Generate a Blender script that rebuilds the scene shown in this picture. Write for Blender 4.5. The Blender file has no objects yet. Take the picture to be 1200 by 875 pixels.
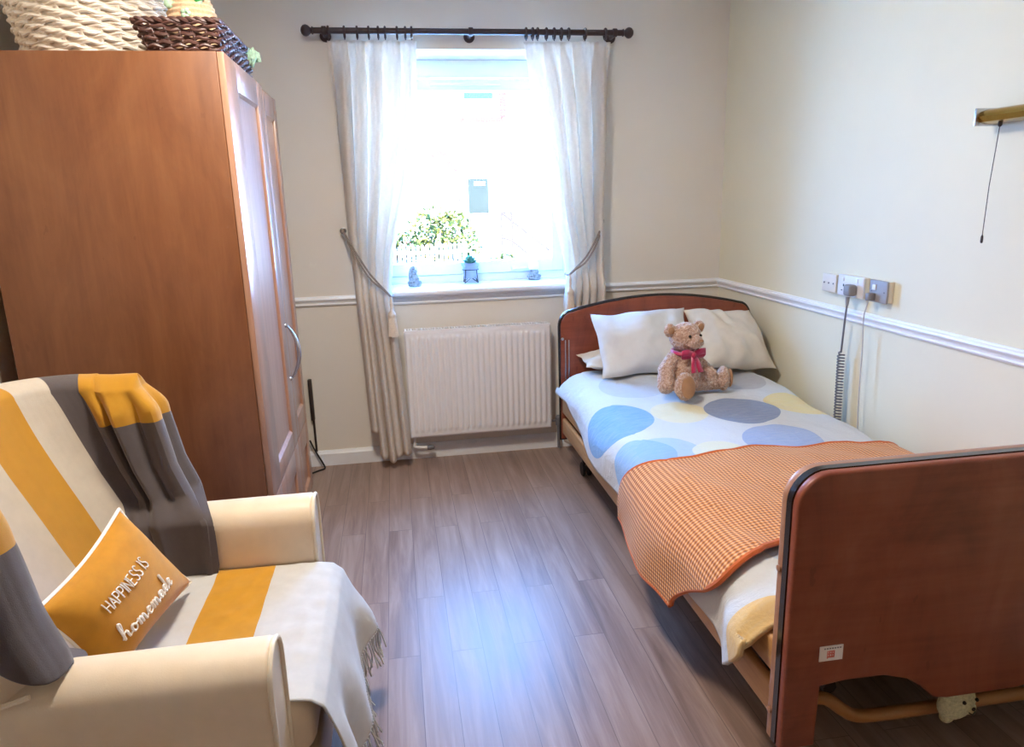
import bpy, bmesh, math, random
from mathutils import Vector, Matrix, noise
random.seed(7)
PI = math.pi
C = bpy.context.scene.collection
scene = bpy.context.scene

# ------------------------------------------------------------------ materials
def srgb(r, g, b):
    f = lambda c: (c/255/12.92) if c <= 10.3 else ((c/255+.055)/1.055)**2.4
    return (f(r), f(g), f(b), 1)

class NT:
    def __init__(s, name):
        s.m = bpy.data.materials.new(name); s.m.use_nodes = True
        s.n = s.m.node_tree.nodes; s.l = s.m.node_tree.links
        s.b = s.n['Principled BSDF']; s.out = s.n['Material Output']
    def new(s, t, **k):
        n = s.n.new(t)
        for a, v in k.items():
            if hasattr(n, a) and not a.startswith('i_'): setattr(n, a, v)
        return n
    def link(s, a, b): s.l.new(a, b)
    def coord(s, kind='Object', scale=(1,1,1), rot=(0,0,0)):
        tc = s.new('ShaderNodeTexCoord'); mp = s.new('ShaderNodeMapping')
        mp.inputs['Scale'].default_value = scale; mp.inputs['Rotation'].default_value = rot
        s.link(tc.outputs[kind], mp.inputs['Vector']); return mp.outputs[0]
    def noise(s, vec, scale, detail=4, rough=.55, dist=0):
        n = s.new('ShaderNodeTexNoise'); n.inputs['Scale'].default_value = scale
        n.inputs['Detail'].default_value = detail; n.inputs['Roughness'].default_value = rough
        n.inputs['Distortion'].default_value = dist
        s.link(vec, n.inputs['Vector']); return n.outputs['Fac']
    def ramp(s, fac, stops):
        r = s.new('ShaderNodeValToRGB'); e = r.color_ramp.elements
        while len(e) < len(stops): e.new(.5)
        for el, (p, c) in zip(e, stops): el.position = p; el.color = c
        s.link(fac, r.inputs[0]); return r.outputs[0]
    def mix(s, fac, a, b, mode='MIX'):
        n = s.new('ShaderNodeMix', data_type='RGBA', blend_type=mode)
        for i, v in ((0, fac), (6, a), (7, b)):
            if isinstance(v, bpy.types.NodeSocket): s.link(v, n.inputs[i])
            else: n.inputs[i].default_value = v
        return n.outputs[2]
    def math(s, op, a, b=0.0, c=None):
        n = s.new('ShaderNodeMath', operation=op)
        for i, v in enumerate((a, b) if c is None else (a, b, c)):
            if isinstance(v, bpy.types.NodeSocket): s.link(v, n.inputs[i])
            else: n.inputs[i].default_value = v
        return n.outputs[0]
    def bump(s, h, strength=.3, dist=.01):
        n = s.new('ShaderNodeBump'); n.inputs['Strength'].default_value = strength
        n.inputs['Distance'].default_value = dist; s.link(h, n.inputs['Height'])
        s.link(n.outputs[0], s.b.inputs['Normal'])
    def col(s, v):
        if isinstance(v, bpy.types.NodeSocket): s.link(v, s.b.inputs['Base Color'])
        else: s.b.inputs['Base Color'].default_value = v
    def set(s, **k):
        for a, v in k.items(): s.b.inputs[a.replace('_', ' ')].default_value = v

def plain(name, c, rough=.6, metal=0, var=.08, nscale=12, bump=0, bscale=200, sheen=0, coat=0, dist=.002):
    t = NT(name); vec = t.coord()
    f = t.noise(vec, nscale)
    d = tuple(x*(1-var*1.6) for x in c[:3])+(1,); l = tuple(min(1, x*(1+var)) for x in c[:3])+(1,)
    t.col(t.ramp(f, [(.3, d), (.7, l)]))
    t.set(Roughness=rough, Metallic=metal)
    if sheen: t.set(Sheen_Weight=sheen, Sheen_Roughness=.5)
    if coat: t.set(Coat_Weight=coat, Coat_Roughness=.15)
    if bump: t.bump(t.noise(vec, bscale, 3), bump, dist)
    return t.m

def wood(name, dark, mid, light, axis='z', rough=.4, scale=1.0, coat=0, mottle=0):
    t = NT(name); st = {'x': (.6, 9, 9), 'y': (9, .6, 9), 'z': (9, 9, .6)}[axis]
    vec = t.coord(scale=tuple(v*scale for v in st))
    f1 = t.noise(vec, 1.6, 7, .6, .9)
    f2 = t.noise(t.coord(scale=tuple(v*scale*5 for v in st)), 1.5, 3, .6)
    c = t.ramp(f1, [(.25, dark), (.5, mid), (.75, light)])
    c = t.mix(.35, c, t.ramp(f2, [(.3, dark), (.7, light)]))
    kn = t.noise(t.coord(scale=(3, 3, 1.3) if axis == 'z' else (1.3, 3, 3)), 1.4, 3, .5)
    c = t.mix(t.math('MULTIPLY', t.math('SUBTRACT', kn, .5), .9), c, dark)
    if mottle:
        m_ = t.noise(t.coord(scale=(4.5, 4.5, 1.6)), 1.3, 6, .65, 1.2)
        c = t.mix(.5, c, t.ramp(m_, [(.3, dark), (.52, mid), (.7, light)]))
        sp_ = t.noise(t.coord(scale=(30, 30, 12)), 1.2, 2, .5)
        c = t.mix(t.math('MULTIPLY', t.math('GREATER_THAN', sp_, .72), .35), c, dark)
    t.col(c); t.set(Roughness=rough)
    if coat: t.set(Coat_Weight=coat, Coat_Roughness=.22)
    t.bump(f2, .05, .002)
    return t.m

def cloth(name, c, var=.06, rough=.95, sheen=.2, weave=700, bump=.25):
    return plain(name, c, rough, 0, var, 25, bump, weave, sheen)

def translucent_cloth(name, c, tr=.35):
    t = NT(name); vec = t.coord(scale=(1, 1, 1))
    f = t.noise(vec, 60)
    d = tuple(x*.93 for x in c[:3])+(1,)
    cc = t.ramp(f, [(.3, d), (.7, c)]); t.col(cc); t.set(Roughness=.95)
    tb = t.new('ShaderNodeBsdfTranslucent'); t.link(cc, tb.inputs[0])
    mx = t.new('ShaderNodeMixShader'); mx.inputs[0].default_value = tr
    t.link(t.b.outputs[0], mx.inputs[1]); t.link(tb.outputs[0], mx.inputs[2])
    t.link(mx.outputs[0], t.out.inputs[0]); t.bump(t.noise(vec, 500, 2), .15, .001)
    return t.m

def glass_mat(name, tint=(1, 1, 1, 1)):
    t = NT(name)
    tr = t.new('ShaderNodeBsdfTransparent'); tr.inputs[0].default_value = tint
    gl = t.new('ShaderNodeBsdfGlossy'); gl.inputs['Roughness'].default_value = .02
    lw = t.new('ShaderNodeLayerWeight'); lw.inputs[0].default_value = .12
    mx = t.new('ShaderNodeMixShader'); t.link(t.math('MULTIPLY', lw.outputs['Fresnel'], .6), mx.inputs[0])
    t.link(tr.outputs[0], mx.inputs[1]); t.link(gl.outputs[0], mx.inputs[2]); t.link(mx.outputs[0], t.out.inputs[0])
    return t.m

M = {}
M['wall'] = plain('wall_paint', srgb(230, 222, 208), .75, var=.012, nscale=3, bump=.12, bscale=60)
M['wall2'] = plain('wall_paint_pale', srgb(230, 223, 196), .7, var=.012, nscale=3, bump=.12, bscale=60)
M['ceil'] = plain('ceiling_paint', srgb(238, 236, 230), .9, var=.01)
M['white'] = plain('white_gloss_paint', srgb(236, 236, 236), .35, var=.015)
M['upvc'] = plain('white_upvc', srgb(238, 240, 244), .25, var=.01)
M['rad'] = plain('radiator_enamel', srgb(232, 228, 226), .35, var=.012)
M['pole'] = plain('dark_walnut_pole', srgb(62, 44, 42), .4, var=.2, nscale=30)
M['curtain'] = translucent_cloth('cream_curtain', srgb(242, 234, 224), .44)
M['rope'] = plain('taupe_rope', srgb(150, 138, 130), .9, var=.2, nscale=150, bump=.5, bscale=300)
M['tassel'] = plain('cream_tassel', srgb(226, 212, 196), .95, var=.1, nscale=200, bump=.5, bscale=300)
M['chrome'] = plain('brushed_chrome', srgb(205, 205, 208), .25, 1, var=.03)
M['darkmetal'] = plain('dark_metal', srgb(40, 38, 40), .45, .5, var=.1)
M['brass'] = plain('polished_brass', srgb(178, 140, 60), .25, 1, var=.08)
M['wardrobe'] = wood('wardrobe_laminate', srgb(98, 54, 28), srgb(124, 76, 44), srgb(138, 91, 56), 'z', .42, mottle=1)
M['wardoor'] = wood('wardrobe_door_laminate', srgb(156, 112, 88), srgb(180, 134, 108), srgb(194, 150, 124), 'z', .34, coat=.5)
M['bedwood'] = wood('bed_laminate', srgb(92, 36, 18), srgb(138, 68, 42), srgb(154, 90, 64), 'x', .38, mottle=1)
M['bededge'] = wood('bed_edge_laminate', srgb(136, 94, 72), srgb(160, 116, 92), srgb(174, 130, 106), 'x', .35)
M['railwood'] = wood('bed_rail_wood', srgb(158, 110, 66), srgb(190, 142, 92), srgb(206, 160, 108), 'y', .4)
M['black'] = plain('black_plastic_edge', srgb(18, 17, 20), .22, var=.1, coat=.4)
M['blackm'] = plain('black_rubber', srgb(22, 22, 24), .6, var=.1)
M['tube'] = plain('tan_painted_tube', srgb(172, 118, 66), .4, var=.08)
M['steel'] = plain('dark_steel_frame', srgb(60, 50, 46), .5, .3, var=.1)
M['mattress'] = cloth('mattress_cover', srgb(212, 208, 200))
M['sheet'] = cloth('cream_pillowcase', srgb(208, 198, 182), .03, bump=.1)
M['sheetw'] = cloth('white_pillowcase', srgb(206, 203, 198), .03, bump=.1)
M['chair'] = plain('cream_faux_leather', srgb(220, 200, 172), .5, var=.03, nscale=20, bump=.12, bscale=350)
M['piping'] = plain('cream_piping', srgb(226, 212, 188), .55, var=.04)
M['legwood'] = plain('dark_leg_wood', srgb(70, 46, 32), .4, var=.15)
M['t_white'] = cloth('throw_cream', srgb(216, 206, 190), .04)
M['t_yel'] = cloth('throw_mustard', srgb(190, 134, 20), .06)
M['t_grey'] = cloth('throw_grey', srgb(98, 88, 88), .08, sheen=.35)
def throw_mat():
    t = NT('striped_throw_wool'); tc = t.new('ShaderNodeTexCoord'); sp = t.new('ShaderNodeSeparateXYZ'); t.link(tc.outputs['UV'], sp.inputs[0])
    W_, Y_, G_ = srgb(198, 186, 168), srgb(190, 134, 20), srgb(84, 75, 75)
    a, z = sp.outputs[0], sp.outputs[1]
    slant = t.math('ADD', a, t.math('MULTIPLY', t.math('SUBTRACT', .9, z), -.06))
    def between(x, lo, hi): return t.math('MULTIPLY', t.math('GREATER_THAN', x, lo), t.math('LESS_THAN', x, hi))
    c = t.mix(between(a, .535, .672), W_, Y_)
    c = t.mix(t.math('GREATER_THAN', slant, .81), c, G_)
    ends = t.math('ADD', t.math('GREATER_THAN', slant, .905), t.math('LESS_THAN', a, .03))
    c = t.mix(t.math('MULTIPLY', ends, t.math('GREATER_THAN', z, .878)), c, Y_)
    c = t.mix(t.math('MULTIPLY', t.math('LESS_THAN', a, .03), t.math('LESS_THAN', z, .878)), c, G_)
    n = t.noise(t.coord(), 25); c = t.mix(t.math('MULTIPLY', n, .22), c, (0, 0, 0, 1))
    t.col(c); t.set(Roughness=.95, Sheen_Weight=.25); t.bump(t.noise(t.coord(), 600, 3), .3, .002); return t.m
M['throw'] = throw_mat()
M['s_white'] = cloth('seat_throw_cream', srgb(190, 188, 184), .04)
M['cushion'] = cloth('mustard_cushion', srgb(194, 132, 18), .07)
M['thread'] = plain('white_embroidery', srgb(246, 240, 230), .8, var=.04)
M['bow'] = plain('crimson_satin', srgb(184, 24, 76), .3, var=.15, nscale=40, sheen=.3)
M['eye'] = plain('black_bead', srgb(20, 14, 12), .15, var=.05)
M['pad'] = cloth('bear_pad_suede', srgb(168, 122, 86), .08)
M['whitewick'] = plain('white_painted_wicker', srgb(238, 228, 214), .5, var=.08, nscale=60, bump=.2, bscale=200)
M['brownwick'] = plain('brown_varnished_wicker', srgb(82, 46, 38), .55, var=.2, nscale=60)
M['brownwick'].node_tree.nodes['Principled BSDF'].inputs['Specular IOR Level'].default_value = .9
M['crochet'] = plain('peach_crochet_yarn', srgb(222, 188, 152), .95, var=.1, nscale=120, bump=.6, bscale=260, dist=.004)
M['green'] = plain('green_yarn', srgb(60, 170, 80), .9, var=.15, nscale=120, bump=.5)
M['palegreen'] = plain('pale_green_yarn', srgb(182, 214, 184), .9, var=.2, nscale=90, bump=.5)
M['pot'] = plain('grey_ceramic_pot', srgb(150, 156, 172), .5, var=.08)
M['leaf'] = plain('succulent_leaf', srgb(92, 150, 122), .5, var=.2, nscale=40)
M['soil'] = plain('potting_soil', srgb(60, 46, 36), .9, var=.3, nscale=100)
M['stone'] = plain('grey_stone_resin', srgb(150, 156, 160), .7, var=.35, nscale=90, bump=.6, bscale=120)
M['dome'] = plain('white_resin', srgb(244, 244, 240), .35, var=.03)
M['plate'] = plain('cream_socket_plate', srgb(226, 218, 202), .4, var=.02)
M['platew'] = plain('white_socket_plate', srgb(226, 224, 226), .35, var=.02)
M['plateg'] = plain('satin_steel_plate', srgb(158, 156, 158), .5, 0, var=.04)
M['greycord'] = plain('grey_cable', srgb(112, 112, 118), .5, var=.05)
M['greyplug'] = plain('grey_plug', srgb(140, 138, 140), .45, var=.05)
M['whitecord'] = plain('white_cable', srgb(190, 186, 184), .5, var=.04)
M['sticker'] = plain('sticker_paper', srgb(232, 222, 214), .6, var=.02)
M['red'] = plain('red_print', srgb(214, 110, 96), .6, var=.03)
M['greyprint'] = plain('grey_print', srgb(130, 124, 124), .6, var=.05)
M['toy'] = plain('cream_knitted_toy', srgb(214, 204, 160), .95, var=.15, nscale=150, bump=.7, bscale=300, dist=.004)
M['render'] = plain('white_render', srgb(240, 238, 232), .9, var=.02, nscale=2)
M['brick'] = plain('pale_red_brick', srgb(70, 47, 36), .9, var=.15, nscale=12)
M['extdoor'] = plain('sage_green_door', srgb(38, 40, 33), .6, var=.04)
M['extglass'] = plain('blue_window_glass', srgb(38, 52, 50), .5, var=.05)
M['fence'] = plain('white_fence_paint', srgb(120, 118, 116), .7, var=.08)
M['dark_ground'] = plain('dark_ground_green', srgb(34, 36, 18), .9, var=.3, nscale=20)
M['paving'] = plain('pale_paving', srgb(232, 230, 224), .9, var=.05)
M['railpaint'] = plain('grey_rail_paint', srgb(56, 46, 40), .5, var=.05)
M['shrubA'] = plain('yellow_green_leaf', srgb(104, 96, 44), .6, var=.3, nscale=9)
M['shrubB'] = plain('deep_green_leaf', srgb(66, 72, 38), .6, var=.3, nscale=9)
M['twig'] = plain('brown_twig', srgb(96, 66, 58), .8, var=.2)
for k_ in ('render', 'brick', 'extdoor', 'extglass', 'fence', 'paving', 'railpaint', 'shrubA', 'shrubB', 'twig', 'dark_ground'):
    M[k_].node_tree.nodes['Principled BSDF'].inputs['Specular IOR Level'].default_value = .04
M['glass'] = glass_mat('window_glass')
M['lampglass'] = plain('opal_glass', srgb(245, 242, 235), .3, var=.01)

def floor_mat():
    t = NT('oak_vinyl_planks')
    vec = t.coord(rot=(0, 0, PI/2))
    br = t.new('ShaderNodeTexBrick'); t.link(vec, br.inputs['Vector'])
    br.offset = .37; br.inputs['Scale'].default_value = 1
    br.inputs['Brick Width'].default_value = .92; br.inputs['Row Height'].default_value = .102
    br.inputs['Mortar Size'].default_value = .0012; br.inputs['Color1'].default_value = (.2, .2, .2, 1)
    br.inputs['Color2'].default_value = (.8, .8, .8, 1); br.inputs['Mortar'].default_value = (.3, .3, .3, 1)
    v2 = t.coord(scale=(16, 1.1, 1))
    ad = t.new('ShaderNodeVectorMath', operation='ADD'); t.link(v2, ad.inputs[0])
    sc = t.new('ShaderNodeVectorMath', operation='SCALE'); t.link(br.outputs['Color'], sc.inputs[0]); sc.inputs['Scale'].default_value = 23
    t.link(sc.outputs[0], ad.inputs[1])
    g = t.noise(ad.outputs[0], 1.6, 7, .62, .5)
    c = t.ramp(g, [(.25, srgb(104, 80, 68)), (.5, srgb(140, 114, 100)), (.78, srgb(172, 148, 132))])
    bw = t.new('ShaderNodeRGBToBW'); t.link(br.outputs['Color'], bw.inputs[0])
    c = t.mix(t.math('MULTIPLY', bw.outputs[0], .38), c, srgb(168, 144, 128))
    c = t.mix(t.math('MULTIPLY', br.outputs['Fac'], .5), c, srgb(60, 48, 44))
    t.col(c); t.set(Roughness=.38, Specular_IOR_Level=.36)
    t.link(t.math('MULTIPLY_ADD', g, .16, .27), t.b.inputs['Roughness'])
    t.bump(g, .08, .002)
    return t.m
M['floor'] = floor_mat()

def duvet_mat():
    t = NT('duvet_circles'); tc = t.new('ShaderNodeTexCoord'); uv = tc.outputs['UV']
    sp = t.new('ShaderNodeSeparateXYZ'); t.link(uv, sp.inputs[0])
    c = srgb(198, 199, 198)
    lines = t.noise(t.coord('UV', scale=(12, 60, 1), rot=(0, 0, .5)), 1.5, 2)
    circ = [(-.90, -1.56, .115, srgb(158, 184, 206), .8), (-1.04, -1.575, .155, srgb(132, 168, 204), .85), (-1.0, -1.205, .165, srgb(112, 154, 194), .95),
            (-.715, -1.20, .118, srgb(214, 204, 166), .9), (-.73, -1.625, .10, srgb(212, 208, 178), .85), (-.30, -.85, .14, srgb(168, 166, 168), .8),
            (-.185, -1.20, .14, srgb(216, 196, 136), .95), (-.455, -1.56, .145, srgb(146, 162, 194), .9), (-.46, -1.24, .152, srgb(122, 134, 160), .98),
            (-.80, -.84, .15, srgb(176, 180, 188), .7), (-1.10, -2.66, .20, srgb(216, 180, 116), .9), (-.8, -2.3, .13, srgb(164, 182, 204), .7)]
    for (x, y, r, cc, a) in circ:
        dx = t.math('SUBTRACT', sp.outputs[0], x); dy = t.math('SUBTRACT', sp.outputs[1], y)
        d = t.math('SQRT', t.math('ADD', t.math('MULTIPLY', dx, dx), t.math('MULTIPLY', dy, dy)))
        m = t.math('LESS_THAN', d, r)
        m = t.math('MULTIPLY', m, t.math('MULTIPLY_ADD', lines, .5, a*.72))
        c = t.mix(m, c, cc)
    t.col(c); t.set(Roughness=.85, Sheen_Weight=.1); t.bump(t.noise(t.coord(), 16, 6, .62, .6), .5, .014)
    return t.m
M['duvet'] = duvet_mat()

def waffle_mat():
    t = NT('orange_waffle_knit'); tc = t.new('ShaderNodeTexCoord')
    sp = t.new('ShaderNodeSeparateXYZ'); t.link(tc.outputs['UV'], sp.inputs[0])
    k = 2*PI/.0125
    a = t.math('SINE', t.math('MULTIPLY', sp.outputs[0], k)); b = t.math('SINE', t.math('MULTIPLY', sp.outputs[1], k))
    h = t.math('MULTIPLY_ADD', t.math('ADD', a, b), .25, .5)
    c = t.ramp(h, [(.15, srgb(150, 84, 36)), (.5, srgb(206, 130, 66)), (.9, srgb(236, 178, 118))])
    t.col(c); t.set(Roughness=.95, Sheen_Weight=.2); t.bump(h, .7, .006)
    return t.m
M['waffle'] = waffle_mat()
M['waffle_hem'] = cloth('orange_hem', srgb(196, 96, 38), .08)

def fur_mat():
    t = NT('curly_bear_fur'); v = t.coord()
    vo = t.new('ShaderNodeTexVoronoi'); vo.inputs['Scale'].default_value = 110; t.link(v, vo.inputs['Vector'])
    n = t.noise(v, 70, 4, .6, 1.5)
    c = t.ramp(n, [(.30, srgb(146, 106, 86)), (.48, srgb(188, 150, 128)), (.66, srgb(216, 188, 170))])
    t.col(c); t.set(Roughness=1, Sheen_Weight=.5)
    t.bump(t.math('ADD', n, vo.outputs['Distance']), .9, .006)
    return t.m
M['fur'] = fur_mat()

# ------------------------------------------------------------------ mesh helpers
def BM(): return bmesh.new()
def join(bm, o):
    me = bpy.data.meshes.new('tmp'); o.to_mesh(me); o.free(); bm.from_mesh(me); bpy.data.meshes.remove(me)

def box(bm, x0, x1, y0, y1, z0, z1, bev=0, seg=2, mi=0, rot=None):
    b = BM(); bmesh.ops.create_cube(b, size=1)
    bmesh.ops.scale(b, vec=(abs(x1-x0), abs(y1-y0), abs(z1-z0)), verts=b.verts)
    if bev: bmesh.ops.bevel(b, geom=b.edges[:], offset=min(bev, .49*min(abs(x1-x0), abs(y1-y0), abs(z1-z0))), segments=seg, affect='EDGES', profile=.5)
    if rot: bmesh.ops.rotate(b, cent=(0, 0, 0), matrix=rot, verts=b.verts)
    bmesh.ops.translate(b, vec=((x0+x1)/2, (y0+y1)/2, (z0+z1)/2), verts=b.verts)
    for f in b.faces: f.material_index = mi
    join(bm, b); return bm

def o_box(*a, **k): b = BM(); box(b, *a, **k); return b

def tube(bm, pts, r, n=8, closed=False, mi=0):
    pts = [Vector(p) for p in pts]; N = len(pts)
    rr = r if isinstance(r, (list, tuple)) else [r]*N
    rings = []; up = None
    for i, p in enumerate(pts):
        if closed: d = pts[(i+1) % N]-pts[i-1]
        else: d = pts[min(i+1, N-1)]-pts[max(i-1, 0)]
        d.normalize()
        if up is None:
            up = d.orthogonal().normalized()
        else:
            up = (up-d*up.dot(d))
            up = up.normalized() if up.length > 1e-6 else d.orthogonal().normalized()
        s = d.cross(up)
        rings.append([bm.verts.new(p+(up*math.cos(2*PI*k/n)+s*math.sin(2*PI*k/n))*rr[i]) for k in range(n)])
    for i in range(N if closed else N-1):
        A, B = rings[i], rings[(i+1) % N]
        for k in range(n):
            f = bm.faces.new((A[k], A[(k+1) % n], B[(k+1) % n], B[k])); f.material_index = mi
    if not closed:
        bm.faces.new(rings[0][::-1]).material_index = mi; bm.faces.new(rings[-1]).material_index = mi
    return bm

def lathe(bm, prof, n=24, cen=(0, 0, 0), axis='z', mi=0):
    rings = []
    for (r, h) in prof:
        ring = []
        for k in range(n):
            a = 2*PI*k/n; c, s = r*math.cos(a), r*math.sin(a)
            v = {'z': (c, s, h), 'x': (h, c, s), 'y': (c, h, s)}[axis]
            ring.append(bm.verts.new(Vector(cen)+Vector(v)))
        rings.append(ring)
    for A, B in zip(rings, rings[1:]):
        for k in range(n):
            bm.faces.new((A[k], A[(k+1) % n], B[(k+1) % n], B[k])).material_index = mi
    bm.faces.new(rings[0][::-1]).material_index = mi; bm.faces.new(rings[-1]).material_index = mi
    return bm

def ball(bm, c, r, u=20, v=12, mat=None, mi=0):
    if isinstance(r, (int, float)): r = (r, r, r)
    b = BM(); bmesh.ops.create_uvsphere(b, u_segments=u, v_segments=v, radius=1)
    bmesh.ops.scale(b, vec=r, verts=b.verts)
    if mat: bmesh.ops.rotate(b, cent=(0, 0, 0), matrix=mat, verts=b.verts)
    bmesh.ops.translate(b, vec=c, verts=b.verts)
    for f in b.faces: f.material_index = mi
    join(bm, b); return bm

def prism(bm, outline, axis, a0, a1, bev=0, seg=3, mi=0):
    """outline: 2D points; axis is the extrusion axis: 'y' -> (x,z), 'x' -> (y,z), 'z' -> (x,y)"""
    b = BM()
    P = {'y': lambda p, h: (p[0], h, p[1]), 'x': lambda p, h: (h, p[0], p[1]), 'z': lambda p, h: (p[0], p[1], h)}[axis]
    vs = [b.verts.new(P(p, a0)) for p in outline]; ws = [b.verts.new(P(p, a1)) for p in outline]
    f0 = b.faces.new(vs[::-1]); f1 = b.faces.new(ws); n = len(vs)
    for i in range(n): b.faces.new((vs[i], vs[(i+1) % n], ws[(i+1) % n], ws[i]))
    bmesh.ops.recalc_face_normals(b, faces=b.faces[:])
    if bev:
        es = list({e for f in (f0, f1) for e in f.edges})
        bmesh.ops.bevel(b, geom=es, offset=bev, segments=seg, affect='EDGES', profile=.5, clamp_overlap=True)
    for f in b.faces: f.material_index = mi
    join(bm, b); return bm

def arc(cx, cy, r, a0, a1, n=8, ry=None):
    ry = r if ry is None else ry
    return [(cx+r*math.cos(math.radians(a0+(a1-a0)*i/n)), cy+ry*math.sin(math.radians(a0+(a1-a0)*i/n))) for i in range(n+1)]

def grid_bm(fn, nu, nv, mfn=None, closed_u=False):
    """fn(u,v) -> (point, (uv)) on [0,1]^2"""
    bm = BM(); lay = bm.loops.layers.uv.new('UVMap'); V = []; UVS = {}
    for j in range(nv+1):
        row = []
        for i in range(nu+1):
            p, w = fn(i/nu, j/nv); vv = bm.verts.new(p); UVS[vv] = w; row.append(vv)
        V.append(row)
    for j in range(nv):
        for i in range(nu):
            f = bm.faces.new((V[j][i], V[j][i+1], V[j+1][i+1], V[j+1][i])); f.smooth = True
            for l in f.loops: l[lay].uv = UVS[l.vert]
            if mfn: f.material_index = mfn((i+.5)/nu, (j+.5)/nv)
    return bm

def mesh_obj(name, bm, mats, smooth=True, angle=40):
    bmesh.ops.recalc_face_normals(bm, faces=bm.faces[:]) if smooth != 'keep' else None
    me = bpy.data.meshes.new(name); bm.to_mesh(me); bm.free()
    for m in (mats if isinstance(mats, (list, tuple)) else [mats]): me.materials.append(M[m] if isinstance(m, str) else m)
    if smooth:
        for p in me.polygons: p.use_smooth = True
        try: me.set_sharp_from_angle(angle=math.radians(angle))
        except Exception: pass
    o = bpy.data.objects.new(name, me); C.objects.link(o)
    return o

def tag(o, label, cat, group=None, kind=None):
    if label: o['label'] = label
    if cat: o['category'] = cat
    if group: o['group'] = group
    if kind: o['kind'] = kind
    return o

def thing(name, loc, label, cat, group=None):
    e = bpy.data.objects.new(name, None); C.objects.link(e); e.empty_display_size = .1
    e.location = loc; return tag(e, label, cat, group)

def root_of(o):
    while o.parent: o = o.parent
    return o
def part(name, bm, mats, parent, smooth=True, angle=40, label=None):
    o = mesh_obj(name, bm, mats, smooth, angle)
    o.data.transform(Matrix.Translation(-Vector(root_of(parent).location)))
    o.parent = parent
    if label: o['label'] = label
    return o
def solo(name, bm, mats, label, cat, group=None, smooth=True, angle=40, kind=None):
    """a thing that is one mesh: origin moved to the middle of its base"""
    o = mesh_obj(name, bm, mats, smooth, angle)
    xs = [v.co for v in o.data.vertices]
    b = Vector(((min(v.x for v in xs)+max(v.x for v in xs))/2, (min(v.y for v in xs)+max(v.y for v in xs))/2, min(v.z for v in xs)))
    o.data.transform(Matrix.Translation(-b)); o.location = b
    return tag(o, label, cat, group, kind)
def struct(name, bm, mats, parent=None, smooth=False, angle=40):
    if parent: return part(name, bm, mats, parent, smooth, angle)
    o = mesh_obj(name, bm, mats, smooth, angle); o['kind'] = 'structure'; return o
def solidify(o, t, offset=1):
    m = o.modifiers.new('thickness', 'SOLIDIFY'); m.thickness = t; m.offset = offset; return o
def subsurf(o, n=1):
    m = o.modifiers.new('smooth', 'SUBSURF'); m.levels = n; m.render_levels = n; return o
def lerp(a, b, t): return a+(b-a)*t
def keyed(keys, x):
    keys = sorted(keys)
    if x <= keys[0][0]: return keys[0][1]
    for (a, va), (b, vb) in zip(keys, keys[1:]):
        if x <= b:
            t = (x-a)/(b-a); return lerp(va, vb, t*t*(3-2*t) if False else t)
    return keys[-1][1]
def sstep(a, b, x):
    t = max(0, min(1, (x-a)/(b-a))); return t*t*(3-2*t)
def nz(x, y, z=0, s=1): return noise.noise(Vector((x*s, y*s, z*s)))
def catmull(pts, n=8):
    P = [Vector(p) for p in pts]; out = []
    for i in range(len(P)-1):
        a, b, c, d = P[max(i-1, 0)], P[i], P[i+1], P[min(i+2, len(P)-1)]
        for k in range(n):
            t = k/n
            out.append(.5*((2*b)+(c-a)*t+(2*a-5*b+4*c-d)*t*t+(3*b-a-3*c+d)*t**3))
    out.append(P[-1]); return out

# ------------------------------------------------------------------ the room
XL, YF, H = -3.12, -5.6, 2.62
WX0, WX1, WZ0, WZ1, WD = -1.985, -.80, .945, 2.158, .36      # window opening
b = BM(); box(b, XL-.2, .2, YF-.2, .38, -.2, 0); struct('floor', b, 'floor')
b = BM(); box(b, XL-.2, .2, YF-.2, .38, H, H+.2); struct('ceiling', b, 'ceil')
b = BM()
box(b, XL-.2, WX0, 0, .38, 0, H); box(b, WX1, .2, 0, .38, 0, H); box(b, WX0, WX1, 0, .38, 0, WZ0-.03); box(b, WX0, WX1, 0, .38, WZ1, H)
struct('wall_back', b, 'wall')
b = BM(); box(b, 0, .2, YF-.2, 0, 0, H); struct('wall_right', b, 'wall2')
b = BM(); box(b, XL-.2, XL, YF-.2, 0, 0, H); struct('wall_left', b, 'wall')
b = BM(); box(b, XL, 0, YF-.2, YF, 0, H); struct('wall_front', b, 'wall')

def profile_strip(pts2d, run, along):          # moulded strip: 2D profile (out from wall, z) swept along a straight run
    b = BM()
    rows = []
    for e in run:
        rows.append([b.verts.new((e, -o, z) if along == 'x' else (-o, e, z)) for (o, z) in pts2d])
    for i in range(len(pts2d)): 
        j = (i+1) % len(pts2d); b.faces.new((rows[0][i], rows[0][j], rows[1][j], rows[1][i]))
    b.faces.new(rows[0][::-1]); b.faces.new(rows[1]); return b
DADO = [(0, .893), (.008, .893), (.012, .900), (.008, .906), (.010, .914), (.017, .920), (.020, .927), (.017, .934), (.009, .937), (.006, .943), (0, .943)]
struct('trim_1', profile_strip(DADO, (XL, WX0-.06), 'x'), 'white', smooth=True, angle=30)
struct('trim_2', profile_strip(DADO, (WX1+.06, 0), 'x'), 'white', smooth=True, angle=30)
struct('trim_3', profile_strip(DADO, (YF, -.0), 'y'), 'white', smooth=True, angle=30)
SK = [(0, 0), (.018, 0), (.018, .068), (.013, .076), (.009, .084), (0, .086)]
struct('baseboard_back', profile_strip(SK, (XL, 0), 'x'), 'white', smooth=True, angle=30)
struct('baseboard_right', profile_strip(SK, (YF, 0), 'y'), 'white', smooth=True, angle=30)

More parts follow.
